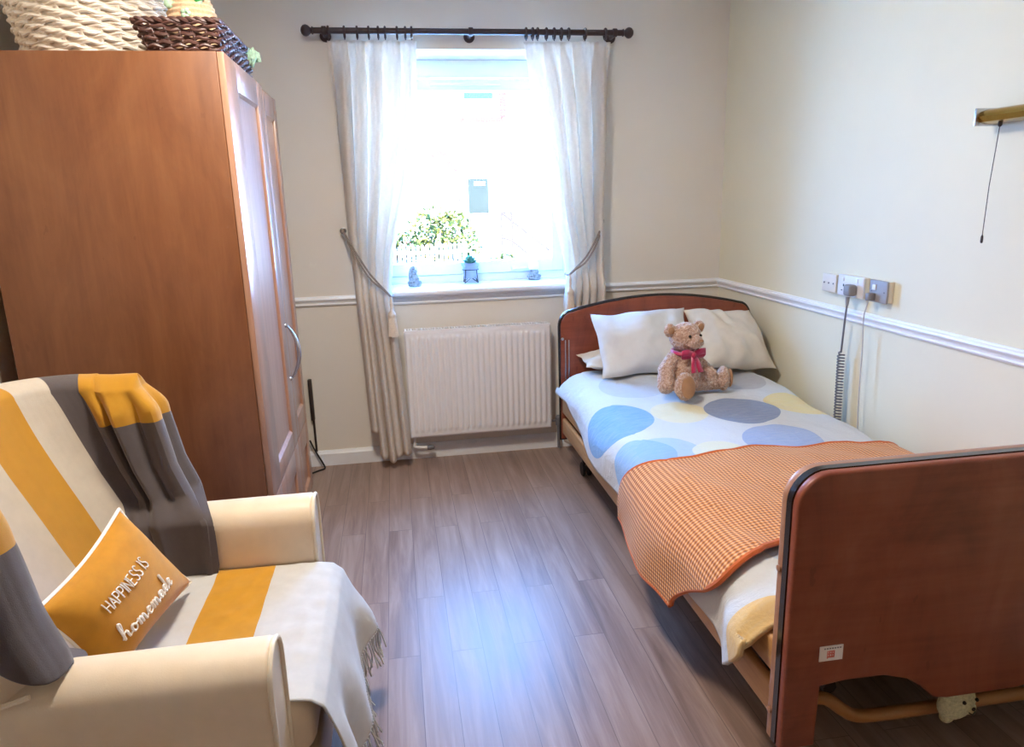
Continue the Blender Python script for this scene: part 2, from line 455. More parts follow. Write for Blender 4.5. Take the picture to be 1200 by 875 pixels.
# window: outer frame, opening sash, trickle vent, glass, sill board, hidden by none
win = thing('window_1', ((WX0+WX1)/2, .3, WZ0), None, None); win['kind'] = 'structure'
FY0, FY1 = .275, .345
def ring_frame(x0, x1, z0, z1, w, y0, y1, bev=.006, wt=None, wb=None):
    b = BM(); wt = wt or w; wb = wb or w
    box(b, x0, x0+w, y0, y1, z0, z1, bev); box(b, x1-w, x1, y0, y1, z0, z1, bev)
    box(b, x0+w*.9, x1-w*.9, y0, y1, z0, z0+wb, bev); box(b, x0+w*.9, x1-w*.9, y0, y1, z1-wt, z1, bev); return b
struct('window_frame', ring_frame(WX0, WX1, WZ0, WZ1, .055, FY0, FY1, wt=.09, wb=.055), 'upvc', win, True, 30)
struct('sash', ring_frame(WX0+.058, WX1-.058, WZ0+.058, 2.058, .068, FY0-.018, FY1-.02, wt=.062, wb=.068), 'upvc', win, True, 30)
b = BM(); box(b, WX0+.12, WX1-.12, .296, .302, WZ0+.12, 2.0); struct('pane', b, 'glass', win)
b = BM(); box(b, -1.59, -1.20, FY0-.030, FY0-.019, 2.022, 2.040, .004); struct('trickle_vent', b, 'upvc', win, True, 30)
b = BM(); box(b, -1.17, -1.14, FY0-.034, FY0-.019, 1.012, 1.036, .005); box(b, -1.165, -1.045, FY0-.044, FY0-.034, 1.018, 1.032, .005)
struct('window_handle', b, 'upvc', win, True, 30)
b = BM(); box(b, WX0-.03, WX1+.03, -.062, -.0, .927, .958, .012, 3); box(b, WX0, WX1, -.01, FY0+.01, .930, .958, .0)
struct('sill_board', b, 'upvc', win, True, 30)
b = profile_strip([(0, .880), (.010, .880), (.014, .888), (.010, .894), (.022, .906), (.032, .915), (.034, .926), (0, .926)], (WX0-.02, WX1+.02), 'x')
struct('sill_moulding', b, 'white', win, True, 30)

# ------------------------------------------------------------------ outside
b = o_box(-30, 40, .6, 34, -1.2, -.55); struct('ground', b, 'paving')
b = BM(); box(b, -7, -.45, 10.12, 19, -.56, -.53); struct('dark_ground', b, 'dark_ground')  # dark strip of ground added so the gaps between pickets read darker
house = thing('house', (2.4, 32.5, -.55), 'white rendered house with red brick trim seen through the window', 'house')
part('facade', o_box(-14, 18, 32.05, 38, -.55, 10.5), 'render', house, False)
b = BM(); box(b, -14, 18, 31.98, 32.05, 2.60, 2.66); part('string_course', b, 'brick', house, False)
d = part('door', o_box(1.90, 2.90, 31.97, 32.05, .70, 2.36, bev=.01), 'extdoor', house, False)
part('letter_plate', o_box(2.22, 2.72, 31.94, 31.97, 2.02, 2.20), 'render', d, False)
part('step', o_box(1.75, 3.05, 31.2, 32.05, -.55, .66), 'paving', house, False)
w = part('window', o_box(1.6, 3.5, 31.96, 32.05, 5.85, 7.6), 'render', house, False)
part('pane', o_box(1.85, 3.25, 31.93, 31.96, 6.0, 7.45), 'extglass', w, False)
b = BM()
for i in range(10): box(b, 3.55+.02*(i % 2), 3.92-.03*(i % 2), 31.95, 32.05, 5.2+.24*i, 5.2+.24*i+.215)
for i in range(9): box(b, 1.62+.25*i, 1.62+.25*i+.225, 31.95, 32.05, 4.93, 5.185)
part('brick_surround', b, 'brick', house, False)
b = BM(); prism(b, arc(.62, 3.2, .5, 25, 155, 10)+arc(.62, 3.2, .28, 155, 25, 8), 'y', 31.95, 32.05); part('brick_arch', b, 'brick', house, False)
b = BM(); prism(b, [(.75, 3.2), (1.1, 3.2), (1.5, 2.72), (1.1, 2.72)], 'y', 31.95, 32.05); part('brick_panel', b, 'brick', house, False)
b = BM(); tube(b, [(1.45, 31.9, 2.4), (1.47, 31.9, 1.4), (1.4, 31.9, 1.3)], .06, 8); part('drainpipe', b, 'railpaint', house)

rail = thing('handrail', (1.9, 18, -.55), 'grey metal handrail sloping down to the right outside the window', 'railing')
for i, (x, z0, z1) in enumerate([(1.42, -.55, 1.0), (1.74, -.55, .98)]):
    b = BM(); tube(b, [(x, 18, z0), (x, 18, z1)], .042, 8); part('post', b, 'railpaint', rail)
b = BM(); tube(b, [(1.38, 18, 1.0), (1.74, 18, .98)], .045, 8); tube(b, [(1.42, 18, .98), (2.45, 18, .15), (2.9, 18, -.2)], .045, 8)
tube(b, [(1.42, 18, .25), (1.74, 18, .12), (2.3, 18, -.35)], .04, 8)
part('top_rail', b, 'railpaint', rail)

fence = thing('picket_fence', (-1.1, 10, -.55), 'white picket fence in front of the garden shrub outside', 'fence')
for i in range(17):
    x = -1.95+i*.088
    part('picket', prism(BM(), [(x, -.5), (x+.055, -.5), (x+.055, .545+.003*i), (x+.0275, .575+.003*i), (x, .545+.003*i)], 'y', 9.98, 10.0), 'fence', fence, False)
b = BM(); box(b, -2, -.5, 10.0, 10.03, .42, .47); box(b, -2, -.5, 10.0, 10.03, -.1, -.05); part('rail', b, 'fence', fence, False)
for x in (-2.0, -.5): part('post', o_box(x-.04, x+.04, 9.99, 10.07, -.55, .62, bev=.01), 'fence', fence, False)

def shrub(cx, cy, zb, rx, rz, n, label, mats, seed):
    rnd = random.Random(seed)
    e = thing('shrub', (cx, cy, -.55), label, 'shrub')
    b = BM()
    for k in range(9):
        a = rnd.uniform(0, 2*PI); rr = rnd.uniform(.1, .75)*rx
        tube(b, catmull([(cx, cy, -.55), (cx+.3*rr*math.cos(a), cy+.3*rr*math.sin(a), zb), (cx+rr*math.cos(a), cy+rr*math.sin(a), zb+rz*rnd.uniform(.5, 1.5))], 4), .014, 5)
    part('stem', b, 'twig', e)
    b = BM()
    for k in range(n):
        while True:
            p = Vector((rnd.uniform(-1, 1), rnd.uniform(-1, 1), rnd.uniform(-1, 1)))
            if .25 < p.length < 1: break
        p = Vector((p.x*rx*(1+.25*nz(p.x, p.y, p.z, 3)), p.y*rx*.8, p.z*rz*(1+.3*nz(p.z, p.x, seed, 3))))+Vector((cx, cy, zb+rz))
        q = Matrix.Rotation(rnd.uniform(0, 2*PI), 3, 'Z') @ Matrix.Rotation(rnd.uniform(-1.2, 1.2), 3, 'X')
        L = rnd.uniform(.07, .13); W = L*.36
        vs = [b.verts.new(p+q@Vector(v)) for v in ((0, 0, 0), (W, L*.5, .01), (0, L, 0), (-W, L*.5, .01))]
        f = b.faces.new(vs); f.material_index = 0 if rnd.random() < .7 else 1
    part('foliage', b, mats, e, 'keep')
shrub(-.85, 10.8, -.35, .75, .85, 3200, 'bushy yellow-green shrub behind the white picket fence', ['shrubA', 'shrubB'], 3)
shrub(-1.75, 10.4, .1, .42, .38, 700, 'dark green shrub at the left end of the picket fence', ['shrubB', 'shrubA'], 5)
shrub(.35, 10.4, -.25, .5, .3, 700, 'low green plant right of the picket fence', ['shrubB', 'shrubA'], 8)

# ------------------------------------------------------------------ radiator
RX0, RX1, RZ0, RZ1, RY = -1.812, -1.022, .153, .753, -.12
rad = thing('radiator', ((RX0+RX1)/2, -.075, RZ0), 'white fluted panel radiator on the wall under the window', 'radiator')
NR = 24
def radf(u, v):
    x = lerp(RX0, RX1, u); z = lerp(RZ0, RZ1, v)
    k = (x-RX0-.02)/(RX1-RX0-.04)*NR
    m = sstep(.028, .05, z-RZ0)*sstep(.028, .05, RZ1-z) if 0 < k < NR else 0
    y = RY-.009*m*(.5-.5*math.cos(2*PI*k))**1.0
    ed = min(u*(RX1-RX0), (1-u)*(RX1-RX0), v*.6, (1-v)*.6); y += .006*(1-sstep(0, .006, ed))
    return (x, y, z), (u, v)
o = part('front_panel', grid_bm(radf, NR*12+6, 60), 'rad', rad); solidify(o, .006, -1)
b = BM(); box(b, RX0+.01, RX1-.01, -.052, -.046, RZ0+.01, RZ1-.01, .002); part('rear_panel', b, 'rad', rad)
b = BM(); b.free()
for x in (RX0-.004, RX1-.006): part('side_cover', o_box(x, x+.010, -.112, -.054, RZ0+.02, RZ1-.015, bev=.003), 'rad', rad)
b = BM(); box(b, RX0, RX1, -.119, -.113, RZ1-.012, RZ1, .002); box(b, RX0, RX1, -.05, -.044, RZ1-.012, RZ1, .002)
for i in range(54):
    x = RX0+.008+i*(RX1-RX0-.016)/53; box(b, x-.0028, x+.0028, -.115, -.048, RZ1-.006, RZ1-.001)
part('top_grille', b, 'rad', rad, False)
part('dark_filler', o_box(RX0+.012, RX1-.012, -.106, -.056, RZ0+.03, RZ1-.014), 'greycord', rad, False)  # dark box standing in for the shade seen through the grille slots
b = BM()
tube(b, catmull([(RX0+.02, -.08, RZ0+.02), (RX0+.02, -.08, RZ0-.045), (RX0+.025, -.08, RZ0-.062), (RX0+.09, -.08, RZ0-.07)], 5), .0085, 8)
part('pipe', b, 'rad', rad)
b = BM(); lathe(b, [(.002, 0), (.013, .003), (.015, .02), (.012, .04), (.004, .044)], 12, (RX0+.085, -.08, RZ0-.07), 'x'); part('valve', b, 'greycord', rad)
b = BM(); tube(b, [(RX1+.0, -.08, RZ0+.03), (RX1+.045, -.08, RZ0+.03), (RX1+.05, -.08, .02)], .0085, 8); lathe(b, [(.004, 0), (.018, .004), (.02, .05), (.012, .06)], 12, (RX1+.05, -.08, RZ0+.0), 'z'); part('valve', b, 'greycord', rad)
for x in (RX0+.12, RX1-.12): part('bracket', o_box(x-.015, x+.015, -.046, -.001, RZ0+.1, RZ1-.1), 'rad', rad, False)

# ------------------------------------------------------------------ curtain pole, curtains, tiebacks
PZ, PY = 2.222, -.09
pole = thing('curtain_pole', (-1.39, PY, PZ-.03), 'dark wooden curtain pole with ball ends above the window', 'curtain pole')
b = BM(); tube(b, [(-2.15, PY, PZ), (-.62, PY, PZ)], .0145, 16); part('rod', b, 'pole', pole)
for s, x in ((-1, -2.15), (1, -.62)):
    b = BM(); lathe(b, [(.016, 0), (.019, s*.004), (.012, s*.010), (.017, s*.016), (.024, s*.024), (.027, s*.034), (.024, s*.046), (.014, s*.055), (.004, s*.058)], 18, (x, PY, PZ), 'x'); part('finial', b, 'pole', pole)
for x in (-2.10, -1.395, -.66):
    b = BM(); lathe(b, [(.028, -.004), (.028, -.012), (.012, -.016), (.010, PY+.02)], 16, (x, 0, PZ-.008), 'y'); lathe(b, [(.0185, -.011), (.0205, -.008), (.0205, .008), (.0185, .011)], 16, (x, PY, PZ), 'x')
    part('bracket', b, 'pole', pole)
def ringx(pix): return pix
for x in [-2.08, -2.005, -1.945, -1.89, -1.845, -1.812, -1.755, -1.715, -1.685, -1.118, -1.085, -1.06, -1.015, -.975, -.938, -.90, -.815, -.71]:
    b = BM(); pts = [(x, PY+.0240*math.cos(2*PI*k/20), PZ-.006+.0240*math.sin(2*PI*k/20)) for k in range(20)]
    tube(b, pts, .0058, 6, True); tube(b, [(x, PY, PZ-.030), (x, PY, PZ-.040)], .003, 5); part('curtain_ring', b, 'pole', pole)

def curtain(name, label, left, right, zb_fn, npl, seed, phase, tie_z, amp):
    zt = 2.181
    def fn(u, v):
        zb = zb_fn(u); z = lerp(zt, zb, v)
        xl = keyed(left, z); xr = keyed(right, z); x = lerp(xl, xr, u)
        W = xr-xl
        a = amp*(1-.35*math.exp(-((z-tie_z)/.12)**2))*sstep(-.02, .12, v)*.9+.006
        ph = 2*PI*npl*u+phase+1.1*nz(u*2.5, z*.35, seed)
        y = PY+.012+a*math.sin(ph)+.18*a*math.sin(1.6*ph+1.3)+.003*nz(u*4, z*1.2, seed+4)
        x += .012*math.cos(ph)*sstep(0, .2, v)
        if v < .03: y += .004*math.sin(2*PI*npl*3*u)
        y = min(y, -.026)
        if zt-z > 1.15: y = min(y, -.036)
        y = y-.02*math.exp(-((z-tie_z)/.2)**2)-.05*sstep(1.05, .93, z)
        k = sstep(.90, .80, z); y = lerp(y, min(y, -.132), k)
        return (x, y, z), (u*1.2, z)
    bm = grid_bm(fn, 110, 110)
    o = solo(name, bm, 'curtain', label, 'curtain', 'cream curtains at the window', 'keep')
    solidify(o, .002, 0); return o
LL = [(2.19, -2.089), (1.75, -2.09), (1.28, -2.075), (1.0, -2.052), (.75, -2.042), (.3, -2.03), (.05, -2.02)]
LR = [(2.19, -1.664), (1.99, -1.675), (1.76, -1.700), (1.5, -1.755), (1.16, -1.846), (1.0, -1.872), (.93, -1.872), (.7, -1.855), (.4, -1.838), (.05, -1.822)]
curtain('curtain', 'cream curtain left of the window, tied back beside the wardrobe', LL, LR, lambda u: .20-.135*sstep(.16, .24, u)+.02*math.sin(9*u), 5, 2, .6, 1.0, .05)
RL = [(2.19, -1.131), (1.99, -1.090), (1.76, -1.05), (1.5, -1.005), (1.2, -.945), (1.05, -.918), (.98, -.922), (.85, -.94), (.3, -.95), (.05, -.95)]
RR = [(2.19, -.676), (1.75, -.688), (1.3, -.712), (1.0, -.718), (.5, -.72), (.05, -.72)]
curtain('curtain', 'cream curtain right of the window, tied back behind the headboard', RL, RR, lambda u: .07, 5, 9, 2.0, 1.05, .05)

def tieback(label, hook, tie, xs, group='rope tiebacks with tassels'):
    t = thing('curtain_tieback', (hook[0], hook[1], hook[2]), label, 'tieback', group)
    b = BM(); lathe(b, [(.016, -.001), (.016, -.006), (.006, -.010), (.006, -.035), (.013, -.040), (.015, -.048), (.008, -.054)], 14, (hook[0], 0, hook[2]), 'y'); part('hook', b, 'chrome', t)
    hk = Vector((hook[0], -.045, hook[2]))
    b = BM(); T = Vector(tie)
    for d in (0, 1):
        mid = hk.lerp(T, .55)+Vector((0, -.060, -.050+.026*d))
        pts = catmull([hk+Vector((.004*d, 0, -.004)), hk.lerp(T, .22)+Vector((0, -.075, -.030+.024*d)), mid, hk.lerp(T, .85)+Vector((0, -.025, -.014+.006*d)), T], 10)
        tube(b, pts, .0052, 6)
    tube(b, catmull([T, T+Vector((xs*.010, .012, -.001)), T+Vector((xs*.014, .04, .002))], 6), .0052, 6)
    part('rope', b, 'rope', t)
    b = BM(); z = T.z
    tube(b, [T+Vector((0, -.004, 0)), T+Vector((0, -.010, -.035))], .006, 8)
    lathe(b, [(.004, 0), (.009, -.012), (.010, -.03), (.007, -.05), (.010, -.062), (.019, -.074), (.021, -.088), (.017, -.096), (.018, -.100)], 16, (T.x, T.y-.010, z-.01), 'z')
    part('knot', b, 'tassel', t)
    b = BM()
    for k in range(26):
        a = 2*PI*k/26; r0 = .016; r1 = .022+.003*random.random()
        tube(b, [(T.x+r0*math.cos(a), T.y-.010+r0*math.sin(a), z-.108), (T.x+r1*math.cos(a), T.y-.010+r1*math.sin(a), z-.2-.008*random.random())], .0034, 5)
    lathe(b, [(.015, -.108), (.019, -.198)], 12, (T.x, T.y-.010, z), 'z')
    part('tassel', b, 'tassel', t)
tieback('rope tieback with tassel on the left curtain', (-2.091, 0, 1.280), (-1.868, -.190, .948), 1)
tieback('rope tieback with tassel on the right curtain', (-.713, 0, 1.288), (-.928, -.185, 1.02), -1)

# ------------------------------------------------------------------ window sill ornaments
SZ = .9585
def figurine(x, y, label, tall, seed):
    rnd = random.Random(seed)
    t = thing('figurine', (x, y, SZ), label, 'figurine', 'pale figurines on the window sill')
    b = BM(); lathe(b, [(.030, 0), (.036, .004), (.036, .012), (.030, .018), (.02, .02)], 20, (x, y, SZ), 'z')
    for k in range(9):
        a = 2*PI*k/9; ball(b, (x+.027*math.cos(a), y+.022*math.sin(a), SZ+.020), (.012+.004*rnd.random(), .011, .010), 8, 6)
    part('base', b, 'stone', t)
    b = BM()
    if tall:
        lathe(b, [(.022, .018), (.024, .03), (.017, .055), (.012, .07), (.006, .074)], 14, (x+.002, y, SZ), 'z')
        ball(b, (x+.004, y-.004, SZ+.082), .012, 12, 8)
        tube(b, catmull([(x-.018, y, SZ+.02), (x-.021, y, SZ+.06), (x-.012, y, SZ+.095), (x+.004, y, SZ+.1)], 6), [.011]*18+[.006], 8) 
        tube(b, catmull([(x+.012, y-.012, SZ+.055), (x+.02, y-.016, SZ+.04), (x+.014, y-.02, SZ+.03)], 5), .006, 7)
    else:
        lathe(b, [(.023, .018), (.026, .04), (.022, .062), (.015, .075), (.005, .08)], 14, (x, y, SZ), 'z')
        ball(b, (x+.002, y-.01, SZ+.076), .013, 12, 8); ball(b, (x-.013, y-.012, SZ+.045), (.01, .01, .014), 10, 7); ball(b, (x+.014, y-.012, SZ+.045), (.01, .01, .014), 10, 7)
    part('figure', b, 'stone', t)
    b = BM()
    if tall:
        tube(b, catmull([(x-.027, y+.008, SZ+.05), (x-.024, y+.008, SZ+.09), (x-.004, y+.008, SZ+.113), (x+.020, y+.008, SZ+.1), (x+.027, y+.008, SZ+.075)], 6), .0095, 8)
        part('arched_top', b, 'dome', t, label='white arched top')
    else:
        lathe(b, [(.028, .060), (.031, .075), (.027, .093), (.017, .106), (.003, .111)], 18, (x, y+.006, SZ), 'z')
        part('domed_top', b, 'dome', t, label='white domed top')
    return t
figurine(-1.735, .135, 'small grey figurine with white arched top at the left end of the sill', True, 1)
figurine(-1.045, .20, 'squat grey figurine with white domed top at the right end of the sill', False, 2)

px, py = -1.415, .19
plant = thing('potted_succulent', (px, py, SZ), 'green succulent in a grey pot on a thin wire stand in mid sill', 'plant')
b = BM()
for k in range(4):
    a = PI/4+k*PI/2
    tube(b, [(px+.053*math.cos(a), py+.053*math.sin(a), SZ+.001), (px+.044*math.cos(a), py+.044*math.sin(a), SZ+.075)], .0019, 6)
    a2 = a+PI/2
    tube(b, [(px+.053*math.cos(a), py+.053*math.sin(a), SZ+.003), (px+.03*math.cos((a+a2)/2), py+.03*math.sin((a+a2)/2), SZ+.03), (px+.053*math.cos(a2), py+.053*math.sin(a2), SZ+.003)], .0017, 5)
tube(b, [(px+.046*math.cos(2*PI*k/24), py+.046*math.sin(2*PI*k/24), SZ+.075) for k in range(24)], .002, 6, True)
part('wire_stand', b, 'darkmetal', plant)
b = BM(); lathe(b, [(.004, .025), (.034, .026), (.037, .03), (.045, .095), (.052, .097), (.052, .113), (.047, .113), (.045, .104), (.003, .102)], 24, (px, py, SZ), 'z'); part('pot', b, 'pot', plant)
b = BM()
for ringk, (nl, tilt, L) in enumerate([(8, 1.05, .055), (7, .65, .058), (5, .3, .055)]):
    for k in range(nl):
        a = 2*PI*k/nl+ringk*.4; q = Matrix.Rotation(a, 3, 'Z') @ Matrix.Rotation(tilt, 3, 'Y')
        lf = BM(); lathe(lf, [(.003, 0), (.0085, .014), (.0105, .028), (.007, .045), (.001, L)], 8, (0, 0, 0), 'z')
        bmesh.ops.scale(lf, vec=(.55, 1, 1), verts=lf.verts)
        bmesh.ops.rotate(lf, cent=(0, 0, 0), matrix=q, verts=lf.verts); bmesh.ops.translate(lf, vec=(px, py, SZ+.105), verts=lf.verts); join(b, lf)
part('leaves', b, 'leaf', plant)
b = BM(); lathe(b, [(.044, .098), (.044, .1035), (.002, .106)], 20, (px, py, SZ), 'z'); part('soil', b, 'soil', plant)

# ------------------------------------------------------------------ wardrobe
WXf, WYn, WYf, WH, WXb = -2.307, -1.45, -.445, 1.878, -3.045
war = thing('wardrobe', ((WXf+WXb)/2, (WYn+WYf)/2, 0), 'tall orange-brown wooden wardrobe against the left wall', 'wardrobe')
b = BM()
xb = WXf-.021
box(b, WXb, xb-.0, WYn, WYn+.02, .0, WH-.0, .002); box(b, WXb, xb, WYf-.02, WYf, 0, WH, .002)
box(b, WXb, xb, WYn+.02, WYf-.02, WH-.022, WH-.001, .0); box(b, WXb, xb-.02, WYn+.02, WYf-.02, .06, .08); box(b, WXb, WXb+.008, WYn+.02, WYf-.02, .06, WH-.02)
box(b, xb-.04, xb-.02, WYn+.02, WYf-.02, 0, .06); box(b, WXb, xb, -.80, -.78, .08, WH-.022)
part('carcass', b, 'wardrobe', war, True, 30)
def shaker(name, y0, y1, z0, z1, sl, sr, top, bot, mat='wardoor', edge=True):
    b = BM(); x0, x1 = xb+.001, WXf; xr = x1-.011
    # boards of the frame with a recessed centre panel and sloped bevels
    box(b, x0, x1, y0, y0+sl, z0, z1, .0018); box(b, x0, x1, y1-sr, y1, z0, z1, .0018)
    box(b, x0, x1-.0004, y0+sl-.001, y1-sr+.001, z1-top, z1, .0012); box(b, x0, x1-.0004, y0+sl-.001, y1-sr+.001, z0, z0+bot, .0012)
    box(b, x0, xr, y0+sl-.002, y1-sr+.002, z0+bot-.002, z1-top+.002)
    for zz, s in ((z0+bot, 1), (z1-top, -1)):
        v = [(xr-.001, y0+sl, zz+s*.011), (x1-.0006, y0+sl, zz), (xr-.001, y0+sl, zz-.0)]
        w = [(p[0], y1-sr, p[2]) for p in v]
        A = [b.verts.new(p) for p in v]; Bv = [b.verts.new(p) for p in w]
        for i in range(3): b.faces.new((A[i], A[(i+1) % 3], Bv[(i+1) % 3], Bv[i]))
    return part(name, b, mat, war, True, 30)
d1 = shaker('door', WYn+.004, -.783, .415, WH-.001, .172, .125, .09, .075)
d2 = shaker('door', -.779, WYf-.004, .415, WH-.012, .05, .068, .09, .085)
shaker('drawer', WYn+.004, -.783, .07, .411, .172, .125, .1, .06)
shaker('drawer', -.779, WYf-.004, .07, .411, .05, .068, .1, .06)
def bow_handle(y, z0, z1, d):
    b = BM(); pts = []
    for k in range(25):
        t = k/24; pts.append((WXf+.004+.042*math.sin(PI*t)**.75, y, lerp(z0, z1, t)))
    rr = [.0045+.005*math.sin(PI*k/24) for k in range(25)]
    tube(b, pts, rr, 10)
    for z in (z0, z1): lathe(b, [(.010, 0), (.010, .004), (.006, .009)], 12, (WXf, y, z), 'x')
    return part('handle', b, 'chrome', d)
bow_handle(-.815, .70, .93, d1)

# ------------------------------------------------------------------ baskets on the wardrobe
def weave_ring(outline_fn, z, off, n, amp, r, per, bm, jit=0):
    pts = []
    for k in range(n):
        t = k/n; p, nrm = outline_fn(t)
        w = amp*math.cos(PI*per*t+off*PI)
        pts.append((p[0]+nrm[0]*w, p[1]+nrm[1]*w, z+.35*r*math.sin(PI*per*t*2+off)+jit*nz(t*40, z*50)))
    tube(bm, pts, r, 6, True)
T = WH+.001
cx, cy = -2.805, -1.02
bk = thing('wicker_basket', (cx, cy, T), 'large white woven wicker basket on the left of the wardrobe top', 'basket')
b = BM()
per = 26
zz = T+.0135; k = 0
while zz < T+.34:
    h = (zz-T)/.34; R = .192+.072*h**.8
    def ol(t, R=R):
        a = 2*PI*t; return (cx+R*math.cos(a), cy+R*1.25*math.sin(a)), (math.cos(a), math.sin(a))
    weave_ring(ol, zz, k, 26*8, .0070, .0062, per, b, .002); weave_ring(ol, zz+.0058, k+.45, 26*8, .0062, .0052, per, b, .002)
    zz += .0142; k += 1
part('woven_wall', b, 'whitewick', bk)
b = BM()
for k in range(per):
    a = 2*PI*(k+.5)/per
    tube(b, [(cx+(.192+.072*h**.8)*math.cos(a), cy+1.25*(.192+.072*h**.8)*math.sin(a), T+.34*h) for h in (0, .25, .5, .75, 1)], .006, 6)
part('stake', b, 'whitewick', bk)
b = BM()
for j in range(2): tube(b, [(cx+(.264+.006*math.sin(20*PI*2*k/160+j*PI))*math.cos(2*PI*k/160), cy+1.25*(.27)*math.sin(2*PI*k/160), T+.345+.006*math.cos(20*2*PI*k/160+j*PI)) for k in range(160)], .010, 7, True)
part('rim', b, 'whitewick', bk)
b = BM(); prism(b, [(cx+.19*math.cos(2*PI*k/32), cy+.2375*math.sin(2*PI*k/32)) for k in range(32)], 'z', T, T+.008); part('base', b, 'whitewick', bk)

bx0, bx1, by0, by1, bh = -2.56, -2.312, -1.435, -.88, .088
bb = thing('wicker_tray', ((bx0+bx1)/2, (by0+by1)/2, T), 'low brown woven wicker tray at the front corner of the wardrobe top', 'basket')
def rect_outline(x0, x1, y0, y1, rc=.02):
    pts = arc(x1-rc, y1-rc, rc, 0, 90, 4)+arc(x0+rc, y1-rc, rc, 90, 180, 4)+arc(x0+rc, y0+rc, rc, 180, 270, 4)+arc(x1-rc, y0+rc, rc, 270, 360, 4)
    P = [Vector((p[0], p[1], 0)) for p in pts]; cum = [0]
    for i in range(len(P)): cum.append(cum[-1]+(P[(i+1) % len(P)]-P[i]).length)
    def fn(t):
        s = t*cum[-1]
        for i in range(len(P)):
            if s <= cum[i+1]:
                q = (s-cum[i])/max(1e-9, cum[i+1]-cum[i]); a, c = P[i], P[(i+1) % len(P)]
                d = (c-a).normalized(); p = a.lerp(c, q); return (p.x, p.y), (d.y, -d.x)
        return (P[0].x, P[0].y), (1, 0)
    return fn
b = BM(); per = 40; zz = T+.006; k = 0
while zz < T+bh-.006:
    h = (zz-T)/bh; e = .035*(1-h)
    weave_ring(rect_outline(bx0+e, bx1-.004-.2*e, by0+.3*e, by1-e), zz, k, per*6, .0062, .0056, per, b, .0015)
    zz += .0106; k += 1
part('woven_wall', b, 'brownwick', bb)
b = BM(); f1 = rect_outline(bx0+.03, bx1-.01, by0+.01, by1-.03); f2 = rect_outline(bx0, bx1-.004, by0, by1)
for k in range(per):
    p, q = f1((k+.5)/per)[0], f2((k+.5)/per)[0]; tube(b, [(p[0], p[1], T+.002), (q[0], q[1], T+bh)], .0045, 5)
part('stake', b, 'brownwick', bb)
b = BM()
for j in range(2):
    pts = []
    for k in range(220):
        p, nrm = f2(k/220); w = .005*math.sin(2*PI*32*k/220+j*PI)
        pts.append((p[0]+nrm[0]*w, p[1]+nrm[1]*w, T+bh+.004*math.cos(2*PI*32*k/220+j*PI)))
    tube(b, pts, .0062, 6, True)
part('rim', b, 'brownwick', bb)
part('base', o_box(bx0+.04, bx1-.02, by0+.02, by1-.04, T+.001, T+.006), 'brownwick', bb, False)

ccx, ccy = -2.43, -1.24
cr = thing('crocheted_cosy', (ccx, ccy, T+.012), 'peach ribbed crocheted cosy with green motifs in the brown tray', 'crochet')
b = BM(); prof = [(.02, .0)]
for k in range(26):
    h = k/25; prof.append(((.086*math.cos(h*1.25)**.8)*(1+.03*math.cos(k*PI)), .004+.19*math.sin(h*PI/2)))
prof.append((.004, .198)); lathe(b, prof, 36, (ccx, ccy, T+.012), 'z'); part('body', b, 'crochet', cr)
b = BM()
for (dx, dz, s) in ((-.04, .165, .03), (.0, .12, .016), (.03, .175, .026)):
    h = math.asin(min(1, dz/.194))*2/PI; R = .086*math.cos(h*1.25)**.8
    yy = ccy-math.sqrt(max(0, R*R-dx*dx))
    for k in range(5):
        a = 2*PI*k/5; ball(b, (ccx+dx+s*.6*math.cos(a), yy, T+.012+dz+s*.6*math.sin(a)), (s*.5, .008, s*.5), 10, 6)
part('motif', b, 'palegreen', cr)
b = BM(); ball(b, (ccx+.03, ccy-.05, T+.185), (.02, .016, .018), 12, 8); part('motif', b, 'green', cr, label='bright green motif')
gx, gy = -2.37, -1.0
gr = BM()
tube(gr, [(gx+.012*math.cos(t*.9)+(t*.0009), gy-.06+.12*t/90, T+.05+.028*abs(math.sin(t*.55))+.018*math.sin(t*1.7)) for t in range(90)], .011, 6)
ball(gr, (gx, gy, T+.045), (.022, .07, .035), 12, 8)
tube(gr, [(gx+.02+.012*math.sin(t*1.1), gy-.06+.12*t/60, T+.09+.016*math.cos(t*1.3)) for t in range(60)], .010, 6)
ball(gr, (gx, gy, T+.03), (.022, .06, .024), 10, 6)
solo('ruffled_knit', gr, 'palegreen', 'pale green and white ruffled knitting in the far end of the brown tray', 'knitting')

# ------------------------------------------------------------------ things beside the wardrobe
b = BM(); box(b, -2.343, -2.323, -.030, -.001, .27, .50, .004); tube(b, [(-2.331, -.012, .31), (-2.331, -.012, .088)], .006, 8)
solo('cable_box', b, 'steel', 'narrow dark box on the wall just beyond the wardrobe', 'box')
b = BM(); tube(b, catmull([(-2.36, -.03, .16), (-2.335, -.04, .10), (-2.30, -.05, .03), (-2.29, -.07, .006), (-2.32, -.10, .006), (-2.36, -.14, .006)], 8), .005, 6)
solo('floor_cable', b, 'blackm', 'short black cable looping onto the floor behind the wardrobe', 'cable')

